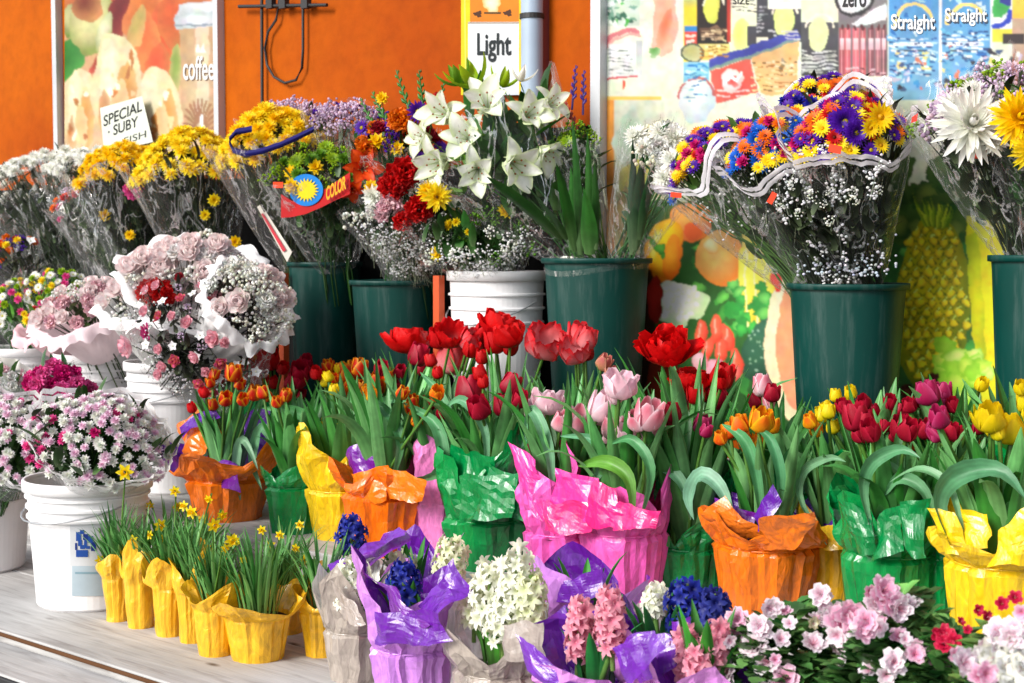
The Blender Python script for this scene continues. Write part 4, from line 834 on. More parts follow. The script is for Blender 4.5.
# orange price stickers on the rainbow sleeves are small lifts of paper
for i,(x,y,w,h,rt,lab) in enumerate([(835,149,13,8,.2,'orange price sticker on the sleeve below the purple daisies'),(772,198,6,12,.5,'orange price sticker low on the middle rainbow sleeve'),(676,195,11,5,.1,'orange price sticker below the white blooms at the poster pepper'),(981,155,13,8,.1,'orange price sticker below the huge white chrysanthemum')]):
    c_=2.765 if i!=3 else 2.85; cr,sr_=math.cos(rt),math.sin(rt); mb=MB(); pts=[]
    for a_,b_ in ((-1,-1),(1,-1),(1,1),(-1,1)): X=a_*w/2; Y=b_*h/2; pts.append(PC(x+X*cr-Y*sr_,y+X*sr_+Y*cr,c_))
    mb.add(pts,[(3,2,1,0)],hx('#f84010')); o=mb.build('price_sticker',M['print'],None,False); tagk(o,lab,'sticker')
# middle-left pink bunches
PB='rose bunches in the ribbed white buckets'
bunch('rose_bunch','pink rose bunch in white ruffled paper at the top of the ribbed bucket',(190,362),(200,292),136,[('rose','pp',5),('carn','pp',2),('lace','w',2)],66,.029,2.66,dome=.8,spread=1.05,group=PB,sleeve='tissue',sleevecol='#ffffff',leaf='#3c3034',nleaf=90,edge=.05,sr=.95,front=.0,collar=.22,skirt=0,lift=.2,corners=5)
bunch('rose_bunch','bunch with a scarlet bloom at its front in white paper, left of the pink roses',(164,362),(152,300),92,[('rose','pp',2),('lace','w',1)],26,.026,2.56,dome=.9,spread=1.05,group=PB,sleeve='tissue',sleevecol='#ffffff',leaf='#2c2c20',nleaf=50,edge=.04,front=0,sr=1.0,lift=.3,collar=.3,explicit=[(150,292,'carn','r',15),(160,290,'carn','r',13),(140,297,'carn','r',10),(168,296,'carn','r',9)])
bunch('rose_bunch','small pink roses and white filler under clear plastic at the front of the ribbed bucket',(178,364),(200,335),140,[('rose','pk',2),('rose','hp',.6),('carn','dr',.5),('lace','lp',1),('small','wn',2)],46,.014,2.52,dome=.2,group=PB,sleeve='clear',leaf='#18140f',nleaf=220,leafL=.04,gyp=140,explicit=[(131,345,'rose','pk',11),(147,332,'carn','hp',9),(215,338,'rose','pk',8),(196,356,'rose','pk',6)],leafband=(.05,1.1))
bunch('rose_bunch','rose bunch with a red lace edge leaning right toward the orange upright',(200,362),(250,302),88,[('rose','pp',2),('lace','w',5),('carn','w',2)],34,.026,2.62,group=PB,sleeve='tissue',sleevecol='#ffffff',leaf='#281418',nleaf=60,edge=.04,front=0,sr=1.0,lift=.3,collar=.28,spread=1.05,dome=.6)
bunch('rose_bunch','bunch in pale pink tissue leaning left over the second ribbed bucket',(104,356),(84,312),92,[('rose','pp',2),('carn','pk',1),('lace','w',1)],26,.024,2.62,dome=.3,group=PB,sleeve='tissue',sleevecol='#fde8ee',leaf='#404030',nleaf=40,edge=.05,front=.0,sr=1.0,lift=.25,collar=.3,spread=1.0)
bunch('mixed_bunch','bunch in pink cellophane with a yellow, red and purple printed rim',(78,358),(50,312),72,[('pom','y2',2),('pom','r',2),('pom','p',1),('lace','pk',1)],22,.014,2.66,dome=.3,group=PB,sleeve='tissue',sleevecol='#f8d0d8',leaf='#506030',nleaf=40,edge=.06,front=.12,collar=.3)
bunch('daisy_bunch','bunch of tiny white and yellow daisies at the far left edge',(26,350),(14,298),88,[('daisy','w',3),('pom','y2',1),('pom','hp',1),('pom','lime',1)],56,.014,2.68,dome=.3,group=PB,sleeve='clear',leaf='#507030',nleaf=120,leafL=.04)
bunch('daisy_bunch','small daisies with pink and lime buds left of the pink cellophane',(58,352),(60,285),70,[('daisy','w',3),('pom','hp',1),('pom','lime',2),('pom','y2',1)],38,.013,2.74,dome=.3,group=PB,sleeve='clear',leaf='#587038',nleaf=90,leafL=.04)
bunch('mixed_bunch','purple, yellow and orange bunch at the left edge below the white chrysanthemums',(40,300),(8,252),60,[('lace','p',3),('pom','y2',1.5),('pom','r',1),('carn','o',2),('small','wn',1)],30,.018,2.9,dome=.5,group=UB,leaf='#282014',nleaf=60,sleeve='clear')
# front mounds in the big white buckets
FM='flower mounds in the front white buckets'
def mound(label,cen,wpx,hpx,c,flowers,n,size,leaf,neck,sleevecol='#ffffff',front=.02,group=FM,sl='hazy',dome=.5,seed=1,sr=1.0,edge=.05):
    return bunch('chrysanthemum_bunch',label,neck,cen,wpx,flowers,n,size,c,ctop=c-.04,dome=dome,sleeve=sl,sleevecol=sleevecol,leaf=leaf,nleaf=260,leafL=.055,edge=edge,front=front,trim='#ffffff',tw=.030,lift=.10,spread=1.05,group=group,up=.9,sr=sr,seed=seed,corners=6,leafband=(.3,1.1),deep=.08)
mound('pink and white chrysanthemum mound with lace edge on the stickered bucket',(100,436),142,40,1.97,[('pom','wp',7),('pom','m',.3),('pom','hp',1.2),('pom','w',10)],260,.0125,'#2c4420',(92,488),front=.03,edge=.05,dome=.5,seed=5)
mound('pale pink chrysanthemum mound overhanging the left edge bucket',(16,436),118,40,1.99,[('pom','wp',5),('pom','hp',1.2),('pom','w',6)],170,.0125,'#304824',(0,485),front=.03,edge=.05,dome=.5,seed=6)
mound('white-edged pink chrysanthemum mound behind the other two',(66,436),96,30,2.2,[('pom','wp',3),('pom','w',4),('pom','hp',1)],60,.014,'#405030',(70,470),front=.03,edge=.02,seed=7)
bunch('carnation_bunch','hot pink carnation bunch with one dark green leaf, in front of the ribbed buckets',(58,430),(56,386),66,[('carn','hp',3),('carn','m',2)],16,.026,2.35,dome=.4,group=FM,leaf='#184020',nleaf=50,sleeve='clear',edge=.02)
bunch('carnation_bunch','cream and pale pink flowers cut off by the left edge above the front buckets',(0,430),(2,384),56,[('carn','w',3),('carn','pk',1),('lace','lime',.7)],14,.024,2.35,dome=.4,group=FM,leaf='#607048',nleaf=50,sleeve='tissue',sleevecol='#fcfcf8')
# ------------------------------------------------------------------ foil-wrapped pots
def wrap(r,p,H,Rb,Rt,fh,fr,mat,seed,name='foil_wrap',corner=4,tie=True,lean=(0,0),sharp=.5,amp=1.0,mt=None,pinch=.9):
    g=random.Random(seed); n=46; ph=[g.uniform(0,6) for _ in range(6)]; rows=[]
    pl=[g.uniform(-1,1) for _ in range(n)]; fl_h=[g.uniform(.55,1.45) for _ in range(corner)]; fl_o=[g.uniform(.75,1.35) for _ in range(corner)]
    def crease(q,k,f=26): return Vector(noise.noise_vector(Vector(q)*f+Vector((seed*1.7,0,0))))*k
    for t in (0,.12,.35,.6,.82,.94,1.0):
        row=[]
        for k in range(n):
            th=TAU*k/n; R=(Rb+(Rt-Rb)*t)*(1+(.075*pl[k]*(.5+.5*t)+.025*math.sin(9*th+ph[0]))*amp); R*=(pinch if t==1.0 else 1)
            q=p+Vector((R*math.cos(th),R*math.sin(th),H*t)); row.append(q+(crease(q,.006*amp) if 0<t<1 else Vector((0,0,0))))
        rows.append(row)
    nr=7
    for i in range(1,nr+1):
        t=i/nr; row=[]
        for k in range(n):
            th=TAU*k/n; x=(th*corner/TAU+ph[1])%corner; ki=int(x); fx=x-ki; cor=1-abs(2*fx-1)**1.3; hh=fl_h[ki]; oo=fl_o[ki]
            h=fh*t*(.35+.95*cor*hh); fl=Rt*pinch+(fr-Rt*pinch)*oo*(t**1.1)*(.55+.6*cor)+Rt*.10*math.sin(PI*t)*(1+.5*math.sin(7*th+ph[2]))
            fl+=Rt*.10*amp*pl[k]*(1-t*.5)
            q=p+Vector((fl*math.cos(th)+lean[0]*t,fl*math.sin(th)+lean[1]*t,H+h)); row.append(q+crease(q,.024*amp*min(1,t*1.6),15)+crease(q,.005*amp,55))
        rows.append(row)
    mb=MB(); mb.grid(rows,(.5,.5,.5),True)
    o=mb.build(name,mat,r,False)
    if tie:
        m=MB(); m.lathe([(Rt*pinch*1.02,H-.0015),(Rt*pinch*1.045,H),(Rt*pinch*1.02,H+.0015)],(.8,.8,.8),40,0,p); m.build('tie_band',mt or mat,r)
    m=MB(); m.lathe([(.001,H*.96),(Rt*.9,H*.93)],(.05,.03,.02),24,0,p); m.build('soil',M['soil'],r)
    return o
def flap(r,quads,c,mat,seed=0,bulge=.012,name='foil_flap'):
    """stiff crumpled corner of the wrap; corners are measured positions, c or per-corner distance"""
    cs=c if isinstance(c,(tuple,list)) else (c,)*4
    P=[PC(x,y,cc) for (x,y),cc in zip(quads,cs)]; n=9; rows=[]; nrm=(P[1]-P[0]).cross(P[3]-P[0]).normalized()
    if nrm.y>0: nrm=-nrm
    for j in range(n+1):
        v=j/n; row=[]
        for i in range(n+1):
            u=i/n; q=(P[0]*(1-u)+P[1]*u)*(1-v)+(P[3]*(1-u)+P[2]*u)*v
            q=q+nrm*(bulge*4*u*(1-u)*(.4+v*.6))+Vector(noise.noise_vector(q*17+Vector((seed,0,0))))*.017+Vector(noise.noise_vector(q*60+Vector((0,seed,0))))*.0035
            row.append(q)
        rows.append(row)
    mb=MB(); mb.grid(rows,(.5,.5,.5)); return mb.build(name,mat,r,False)
def pxleaf(r,pts,ws,c,col='#5c9c78',dc=0.0,seed=1):
    """broad arching leaf through measured points"""
    g=random.Random(seed); n=len(pts); P=[PC(x,y,c-dc*i/(n-1)) for i,(x,y) in enumerate(pts)]; rows=[];cols=[]; base_=mixc(hx(col),hx('#4c9c50'),g.uniform(.25,.6)); M_=14
    for a in range(M_+1):
        f=a/M_*(n-1); i=min(n-2,int(f)); u=f-i; p0=P[max(0,i-1)];p1=P[i];p2=P[i+1];p3=P[min(n-1,i+2)]
        q=.5*((2*p1)+(p2-p0)*u+(2*p0-5*p1+4*p2-p3)*u*u+(3*p1-p0-3*p2+p3)*u**3); d=((p2-p0)*(1-u)+(p3-p1)*u).normalized()
        sd=d.cross(Vector((0,-1,.25))).normalized(); sd=Matrix.Rotation((a/M_-.35)*(1.1 if int(seed)%2 else -1.1)+.25,3,d)@sd; nr=sd.cross(d).normalized(); w=mpx(q,ws)*.26*max(.03,math.sin(PI*min(1,(a/M_*.93+.07)**1.15))**.95); row=[];cr=[]
        for j in range(11):
            t=j/5-1; row.append(q+sd*(t*w)+nr*(abs(t)**1.3*w*.55)+nr*math.sin(a*.9+2*t+seed)*w*.10); k=.88 if j%2 else 1.08; cr.append(tuple(min(1,x*k) for x in mixc(base_,hx('#a4cc90'),max(0,.4-a/M_)*.5)))
        rows.append(row);cols.append(cr)
    mb=MB(); mb.grid(rows,cols); return mb.build('leaf',M['leaf'],r)
FO=dict(
 green=foil('green_foil',(.0,.27,.055),(.0,.22,.05),.25), orange=foil('orange_foil',(.95,.17,.004),(.9,.2,.01)), orange_purple=foil('orange_foil_purple_inside',(.95,.20,.005),(.13,.012,.38)),
 purple_orange=foil('purple_foil_orange_inside',(.95,.25,.01),(.12,.012,.36)), yellow=foil('yellow_foil',(.95,.62,.01),(.9,.62,.01)), gold=foil('dark_yellow_foil',(.80,.42,.01),(.75,.45,.02)),
 pink=foil('magenta_foil',(.90,.12,.50),(.82,.03,.22)), pink2=foil('pink_foil',(.92,.25,.62),(.85,.05,.35)), purple=foil('lilac_foil_purple_inside',(.66,.27,.80),(.14,.012,.34)), grey=foil('silver_paper_white_inside',(.42,.36,.31),(.85,.85,.78)), 
 violet=foil('violet_foil',(.78,.30,.80),(.16,.02,.40)))
TP='foil-wrapped tulip pots'
def tulip_pot(px,c,shelf,wpx,pytie,pytop,fo,label,heads,seed,nleaf=32,Lf=(.2,.34),fr=1.45,corner=4,pale=0,wide=.024):
    g=random.Random(seed); p=base(px,c,shelf); tie=PC(px,pytie,c); H=max(.08,tie.z-shelf); R=mpx(p,wpx)/2; fh=max(.03,mpx(p,pytie-pytop))
    r=root('tulip_pot',label,'potted tulips',tuple(p),TP)
    wrap(r,p,H,R*.80,R,fh,R*fr,FO[fo],seed,corner=corner)
    cen=p+Z*(H*.95)
    heads=list(heads)
    if heads:
        for h in list(heads):
            if g.random()<.7 and h[2] in (T,O): heads.append((h[0]+g.uniform(-13,13),h[1]+g.uniform(2,16),T,h[3],min(24,h[4])*g.uniform(.6,.9)))
    for (x,y,kind,cn,wp) in heads:
        q=PC(x,y,c-.03+g.uniform(-.06,.06)); s=mpx(q,wp)/.049
        if kind=='double': s=mpx(q,wp)/.078
        if kind=='tulip_open': s=mpx(q,wp)/.058
        s=max(.5,s); root_=cen+Vector((g.uniform(-1,1),g.uniform(-1,1),0))*R*.45
        hb=q-Z*.028*s; tilt=Vector(((hb.x-root_.x)*1.2+g.uniform(-.15,.15),(hb.y-root_.y)*1.2+g.uniform(-.2,.05),.45)).normalized()
        fm=xf(hb,tilt,s,g.uniform(0,TAU)); f=place('tulip_flower',blossom(kind,cn,g),r,fm); fm=fm.copy(); fm.translation-=Vector(r['_org'])
        mb=MB(); mid=root_.lerp(hb,.5)+Vector((g.uniform(-.01,.01),g.uniform(-.01,.01),.0)); mid.z+=.01
        mb.tube([root_,root_.lerp(mid,.5)+Z*.004,mid,mid.lerp(hb,.6)+tilt*-.004,hb+tilt*.003],[.0042,.004,.0036,.0034,.0036],jit(hx('#5c8c38'),.2,g),6,cap=False)
        st=mb.build('stem',M['leaf'],r); st.parent=f; st.matrix_parent_inverse=fm.inverted()
    for i in range(nleaf):
        az=TAU*i/nleaf+g.uniform(-.3,.3); L=g.uniform(*Lf); up=g.random()
        e0=g.uniform(68,86); e1=g.uniform(50,80) if up<.8 else g.uniform(-35,35)
        col=jit(mixc(hx('#2c7c28'),hx('#80c478'),g.random()**1.2),.2,g); mb=MB()
        strap(mb,cen+Vector((math.cos(az),math.sin(az),0))*R*.3,az,L,wide*g.uniform(.5,1.0),e0,e1,col,g,10,6,.5 if up<.5 else .3,g.uniform(-.9,.9),.72,.75,2.2)
        mb.build('leaf',M['leaf'],r)
    return r
T='tulip';O='tulip_open';DB='double'
# back row (tall)
tulip_pot(262,2.80,MID,80,515,470,'green','green-wrapped pot of red and yellow tulips, furthest left of the back row',[(238,384,T,'bicol',15),(220,380,T,'red',13),(259,376,T,'bicol',16),(292,380,T,'crimson',16),(250,352,T,'bicol',18),(263,360,T,'red',22),(271,358,T,'red',18),(243,372,T,'red',14),(300,368,T,'crimson',19),(304,360,T,'crimson',14),(281,366,T,'red',12)],11,Lf=(.2,.3))
tulip_pot(350,2.78,MID,80,500,465,'green','green-wrapped pot of yellow-edged red tulips behind the yellow-wrapped pot',[(330,366,T,'bicol',13),(344,386,T,'bicol',16),(362,388,T,'bicol',15),(390,388,T,'red',14),(316,372,T,'red',12),(398,370,T,'crimson',12),(325,382,T,'yellow',9),(348,372,T,'bicol',20),(358,367,T,'bicol',16),(374,383,T,'bicol',19),(338,368,T,'yellow',9),(380,366,T,'crimson',14),(389,374,T,'bicol',12)],12,Lf=(.2,.32))
tulip_pot(425,2.80,MID,86,500,465,'green','pot of tall scarlet tulips with one blowsy bloom, behind the orange-wrapped pot',[(408,338,DB,'bigred',44),(416,354,T,'crimson',20),(450,330,O,'red',30),(449,357,T,'redwhite',29),(467,337,T,'redwhite',20),(478,331,T,'red',20)],13,Lf=(.24,.38))
tulip_pot(505,2.78,MID,88,500,465,'green','pot of scarlet tulips with the tallest red cluster, in front of the ribbed white bucket',[(497,322,DB,'bigred',42),(510,333,O,'bigred',30),(497,340,T,'red',22),(544,336,O,'redwhite',40),(487,345,T,'red',18)],14,Lf=(.24,.40))
tulip_pot(580,2.76,MID,88,500,465,'green','pot of red and white tulips in front of the film-wrapped green bucket',[(576,347,O,'redwhite',30),(578,333,T,'redwhite',22),(601,361,T,'budpink',15),(585,352,T,'red',14)],15,Lf=(.22,.36))
tulip_pot(686,2.74,MID,92,500,465,'green','pot with the widest-open scarlet tulip, under the poster vegetables',[(668,341,DB,'bigred',52),(690,378,DB,'bigred',40),(699,384,O,'red',28),(718,375,T,'red',24),(679,396,T,'magenta',24),(719,396,T,'crimson',20),(708,392,T,'crimson',16)],16,Lf=(.24,.38))
tulip_pot(775,2.72,MID,92,505,465,'green','pot of pink-and-white tulips left of the rainbow bucket',[(763,385,T,'stripe',20),(771,392,T,'crimson',16),(757,400,T,'crimson',14)],17,Lf=(.15,.27))
tulip_pot(872,2.70,MID,92,505,465,'green','pot of crimson and yellow tulips in front of the rainbow bucket',[(845,405,T,'crimson',14),(884,415,T,'crimson',16),(836,395,T,'yellow',11),(827,412,T,'yellow',15),(852,391,T,'yellow',12),(857,415,T,'crimson',25),(874,430,T,'magenta',16),(891,400,T,'crimson',14),(866,400,T,'crimson',14)],18,Lf=(.15,.27))
tulip_pot(950,2.68,MID,92,505,465,'green','pot of magenta tulips below the poster pineapple',[(925,428,T,'crimson',18),(965,420,T,'crimson',16),(902,427,T,'crimson',22),(912,404,T,'crimson',14),(921,400,T,'crimson',13),(931,392,T,'magenta',23),(943,392,T,'magenta',18),(940,418,T,'magenta',18),(955,404,T,'crimson',14),(979,382,T,'yellow',10)],19,Lf=(.15,.27))
tulip_pot(1030,2.64,MID,92,505,465,'green','pot of yellow tulips cut off by the right edge, back row',[(991,415,T,'yellow',25),(1012,428,T,'yellow',24),(1021,386,T,'yellow',13),(1030,400,T,'yellow',20)],20,Lf=(.16,.28))
# front row
tulip_pot(228,2.44,MID,80,478,440,'orange_purple','orange-wrapped pot with big purple-edged flaps, leftmost in the front tulip row',[(224,397,T,'bicol',13),(253,392,T,'bicol',14),(232,372,T,'bicol',16),(213,374,T,'bicol',10),(206,392,T,'red',10)],31,fr=1.7,Lf=(.17,.26),nleaf=24)
tulip_pot(294,2.43,MID,56,485,462,'green','small emerald-wrapped pot between the orange-purple and yellow wraps',[(285,395,T,'bicol',12),(264,392,T,'bicol',12)],32,fr=1.1,Lf=(.18,.28))
tulip_pot(342,2.46,MID,68,488,425,'yellow','lemon-yellow wrapped pot with a tall crumpled flap',[(330,376,T,'yellow',10)],33,fr=1.25,corner=3,nleaf=20,Lf=(.2,.28))
tulip_pot(388,2.41,MID,88,492,462,'orange','orange-wrapped pot between the yellow and magenta wraps',[(413,405,T,'bicol',14),(436,391,T,'orange',14),(400,392,T,'bicol',12),(371,390,T,'yelred',12)],34,fr=1.2,Lf=(.22,.34))
tulip_pot(442,2.47,MID,60,500,455,'pink2','narrow pink-wrapped pot squeezed left of the dark green wrap',[(432,360,T,'red',12),(430,402,T,'crimson',14)],35,fr=1.1,corner=3,nleaf=18,Lf=(.22,.32))
tulip_pot(490,2.45,MID,90,516,452,'green','bright green wrapped pot with a tall angular flap, below crimson tulips',[(470,390,T,'crimson',27),(507,383,T,'crimson',20),(503,405,T,'crimson',20),(519,397,T,'crimson',16),(482,372,T,'red',14)],36,fr=1.15,corner=3,Lf=(.22,.34))
tulip_pot(566,2.42,MID,86,530,455,'pink','magenta-wrapped pot with a long pointed flap on its left',[(546,399,O,'palepink',32),(575,418,T,'stripe',24),(597,405,T,'palepink',26),(560,420,T,'stripe',18)],37,fr=1.25,corner=3,Lf=(.24,.36))
tulip_pot(624,2.41,MID,86,530,470,'pink','second magenta-wrapped pot, below the open pale pink tulip',[(619,382,O,'palepink',34),(611,426,T,'stripe',22),(645,412,T,'stripe',28),(628,430,T,'palepink',18),(652,425,T,'stripe',18)],38,fr=1.15,corner=4,Lf=(.24,.36))
tulip_pot(688,2.52,MID,74,545,520,'green','green-wrapped pot between the magenta and big orange wraps',[(672,412,T,'crimson',18),(700,424,T,'magenta',18),(668,430,T,'stripe',14)],39,fr=1.05,Lf=(.26,.38))
tulip_pot(765,2.50,MID,104,543,508,'orange_purple','big orange-wrapped pot with purple-lined flaps above the blue hyacinth',[(758,418,T,'yelred',22),(741,424,T,'orange',18),(731,430,T,'orange',15),(770,425,T,'yelred',15),(746,438,T,'orange',14)],40,fr=1.4,Lf=(.18,.30),nleaf=13,wide=.023)
tulip_pot(833,2.60,MID,62,535,508,'gold','dark yellow wrapped pot between the orange and emerald wraps',[(828,411,T,'yellow',14),(812,420,T,'yelred',14)],41,fr=1.25,nleaf=24,Lf=(.18,.28))
tulip_pot(890,2.46,MID,98,550,505,'green','emerald-wrapped pot with glossy folds above the pink azalea',[(873,428,T,'crimson',20),(905,428,T,'crimson',20),(857,416,T,'crimson',26)],42,fr=1.25,Lf=(.16,.27),wide=.024)
tulip_pot(946,2.52,MID,66,555,530,'green','second emerald-wrapped pot tucked against the yellow wrap',[(950,430,T,'crimson',16),(932,425,T,'magenta',17)],43,fr=1.05,Lf=(.16,.26))
tulip_pot(1000,2.42,MID,110,560,515,'yellow','large bright yellow wrapped pot at the right edge',[(991,414,T,'yellow',27),(1012,428,T,'yellow',27),(940,416,T,'magenta',20)],44,fr=1.35,Lf=(.18,.28),wide=.025)
def pot(k): return [o for o in bpy.data.objects if o.parent is None and k in str(o.get('label',''))][0]
for k,quad,c,fo in [
 ('leftmost in the front tulip row',[(176,428),(206,407),(222,436),(196,470)],(2.50,2.52,2.50,2.48),'orange'),('leftmost in the front tulip row',[(181,424),(214,405),(219,414),(184,438)],(2.485,2.505,2.49,2.475),'purple_orange'),
 ('leftmost in the front tulip row',[(190,480),(212,458),(244,468),(240,494)],(2.46,2.5,2.5,2.46),'purple_in'),('leftmost in the front tulip row',[(184,470),(215,455),(236,500),(196,520)],(2.50,2.53,2.52,2.5),'orange'),
 ('lemon-yellow',[(316,420),(352,424),(354,492),(318,490)],2.56,'yellow'),('lemon-yellow',[(322,414),(350,418),(345,440),(320,446)],2.58,'yellow'),
 ('orange-wrapped pot between the yellow',[(346,452),(372,446),(376,474),(350,482)],2.44,'purple_in'),('orange-wrapped pot between the yellow',[(352,476),(384,464),(388,500),(348,498)],2.42,'orange'),('orange-wrapped pot between the yellow',[(386,468),(424,478),(420,502),(386,500)],2.42,'orange'),
 ('narrow pink-wrapped',[(428,470),(441,449),(443,500),(418,504)],2.52,'pink'),('narrow pink-wrapped',[(412,448),(426,436),(430,470),(420,482)],2.54,'lime'),
 ('bright green wrapped',[(453,446),(498,458),(488,500),(443,512)],2.45,'green'),('bright green wrapped',[(490,462),(532,474),(528,520),(484,514)],2.44,'green'),('bright green wrapped',[(460,478),(520,470),(515,520),(462,520)],2.42,'green'),
 ('magenta-wrapped pot with a long',[(508,446),(538,462),(550,520),(534,508)],2.40,'pink2'),('magenta-wrapped pot with a long',[(556,466),(598,480),(596,528),(550,520)],2.40,'pink2'),('magenta-wrapped pot with a long',[(548,500),(590,500),(590,532),(540,530)],2.39,'pink'),
 ('second magenta',[(592,484),(618,486),(628,528),(586,526)],2.39,'hot'),('second magenta',[(620,500),(662,514),(656,534),(612,530)],2.38,'pink'),
 ('big orange-wrapped',[(698,512),(722,500),(768,536),(730,546)],(2.36,2.38,2.42,2.42),'orange'),('big orange-wrapped',[(762,518),(816,512),(800,544),(764,546)],(2.36,2.36,2.4,2.42),'orange'),('big orange-wrapped',[(716,500),(752,510),(752,530),(726,528)],2.42,'purple_in'),('big orange-wrapped',[(752,512),(776,486),(781,500),(758,530)],2.40,'purple_orange'),
 ('dark yellow wrapped',[(812,530),(846,528),(848,548),(816,550)],2.52,'gold'),('dark yellow wrapped',[(830,515),(842,505),(846,532),(832,534)],2.55,'gold'),
 ('emerald-wrapped pot with glossy',[(838,502),(868,512),(878,556),(858,556)],2.36,'green'),('emerald-wrapped pot with glossy',[(872,520),(904,508),(906,552),(876,556)],2.36,'green'),('emerald-wrapped pot with glossy',[(902,500),(930,498),(930,560),(908,552)],2.36,'green'),
 ('large bright yellow',[(930,506),(952,514),(966,556),(944,552)],2.32,'yellow'),('large bright yellow',[(964,504),(986,508),(988,548),(960,552)],2.34,'yellow'),('large bright yellow',[(996,530),(1030,504),(1034,560),(986,566)],2.32,'yellow')]:
    mat={'purple_in':FO['purple'],'lime':None,'hot':None}.get(fo,FO.get(fo))
    if fo=='purple_in': mat=FO.setdefault('pin',foil('violet_foil_inside',(.18,.014,.34)))
    if fo=='lime': mat=FO.setdefault('lm',foil('lime_foil',(.40,.62,.02)))
    if fo=='hot': mat=FO.setdefault('ht',foil('hot_pink_foil',(.90,.02,.22)))
    if quad[0][0]<665: c=tuple(x-.09 for x in (c if isinstance(c,tuple) else (c,)*4))
    flap(pot(k),quad,c,mat,seed=quad[0][0])
for k,pts,w,c,col in [
 ('big orange-wrapped',[(735,530),(722,492),(702,476),(690,496),(694,520)],34,2.40,'#8cc0a4'),('green-wrapped pot between the magenta',[(690,520),(682,485),(662,466),(640,470)],24,2.44,'#90c4a8'),
 ('emerald-wrapped pot with glossy',[(874,540),(862,490),(872,462),(900,450),(920,458)],28,2.36,'#6ca484'),('second emerald',[(940,545),(925,495),(900,478),(884,496)],26,2.40,'#84b894'),
 ('large bright yellow',[(950,545),(938,500),(958,474),(1000,472),(1026,500)],44,2.32,'#5c9470'),('large bright yellow',[(965,545),(950,490),(920,470),(890,482)],20,2.34,'#9cc8a0'),
 ('dark yellow wrapped',[(826,545),(800,500),(804,470),(830,458),(846,462)],18,2.50,'#88b890'),('dark yellow wrapped',[(836,540),(788,520),(784,470),(798,440)],30,2.52,'#4c8c5c'),
 ('leftmost in the front tulip row',[(240,500),(236,462),(244,440),(258,470)],18,2.48,'#a0c8a8'),('small emerald',[(290,500),(276,450),(262,428),(252,460),(262,490)],20,2.50,'#8cbc9c'),
 ('lemon-yellow',[(336,470),(320,432),(296,412),(262,408)],24,2.52,'#5c9c60'),('lemon-yellow',[(344,460),(350,425),(390,400),(410,404)],20,2.54,'#70ac78'),
 ('orange-wrapped pot between the yellow',[(392,480),(400,440),(385,410),(364,398)],22,2.44,'#68a478'),('orange-wrapped pot between the yellow',[(402,480),(440,470),(436,425),(402,402)],26,2.44,'#5c9c6c'),
 ('narrow pink-wrapped',[(444,490),(452,440),(440,395),(420,372)],22,2.50,'#6cac80'),('bright green wrapped',[(486,480),(484,430),(462,400),(444,410)],20,2.44,'#78b48c'),
 ('magenta-wrapped pot with a long',[(552,510),(548,450),(532,410),(524,440)],24,2.40,'#84bc98'),('magenta-wrapped pot with a long',[(566,505),(600,470),(592,440),(560,436)],20,2.40,'#6ca884'),
 ('second magenta',[(632,520),(628,480),(606,462),(578,466)],30,2.38,'#74ac30'),('second magenta',[(640,520),(650,470),(632,440),(610,444)],22,2.39,'#5c9c6c'),('big orange-wrapped',[(762,535),(756,480),(744,440),(722,424)],26,2.42,'#5ca478'),
 ('big orange-wrapped',[(772,535),(780,480),(770,440),(756,428)],22,2.42,'#4c9468')]:
    if pts[0][0]<665: c-=.07
    pxleaf(pot(k),pts,w,c,col,seed=len(pts[0])+pts[0][0])
# ------------------------------------------------------------------ daffodils
DP='small yellow-wrapped daffodil pots'
def daff(px,pyb,wpx,pyrim,label,seed,fl,leafh=(.07,.125),fr=1.2):
    g=random.Random(seed); c=1.92
    p=base(px,c,DECK)
    # distance plane from the measured base line
    for cc in [1.80+.01*i for i in range(60)]:
        q=base(px,cc,DECK); yy=341.5+F*(SP*q.y*-1+ -CP*(q.z-CH))/(CP*q.y-SP*(q.z-CH))
        if yy<=pyb: p=q; c=cc; break
    R=mpx(p,wpx)/2; H=PC(px,pyrim,c).z-DECK
    r=root('daffodil_pot',label,'potted daffodils',tuple(p),DP)
    wrap(r,p,H*.74,R*.74,R*.96,H*g.uniform(.32,.5),R*fr*g.uniform(1.05,1.25),M['yellow_pot'],seed,'paper_wrap',g.choice((2,3,3)),False,amp=.6,pinch=1.0)
    cen=p+Z*H*.75; mb=MB()
    for i in range(60):
        az=g.uniform(0,TAU); q=cen+Vector((math.cos(az),math.sin(az),0))*R*g.uniform(0,.6)
        strap(mb,q,az,g.uniform(*leafh)*1.4,.0042,g.uniform(66,89),g.uniform(5,80),jit(mixc(hx('#2c7428'),hx('#7cbc68'),g.random()),.2,g),g,6,2,.4)
    mb.build('leaves',M['leaf'],r)
    for (x,y,w) in fl:
        q=PC(x,y,c+g.uniform(-.04,.04)); b=cen+Vector((g.uniform(-1,1),g.uniform(-1,1),0))*R*.3
        d=Vector((g.uniform(-.8,.8),-1,g.uniform(-.4,.3))); fm=xf(q,d,mpx(q,w)/.029,g.uniform(0,6)); f=place('daffodil_flower',blossom('daff','df',g),r,fm); fm=fm.copy(); fm.translation-=Vector(r['_org'])
        mb=MB(); k=Vector(d).normalized(); mb.tube([b,b.lerp(q,.6)+Z*.01,q+Z*.008-k*.01,q-k*.002],[.002,.002,.0018,.003],hx('#6ca040'),5); st=mb.build('stem',M['leaf'],r); st.parent=f; st.matrix_parent_inverse=fm.inverted()
daff(118,620,30,562,'yellow daffodil pot nearest the stickered white bucket, with one tall open bloom',51,[(125,472,14),(88,499,10),(100,560,9)],fr=1.1)
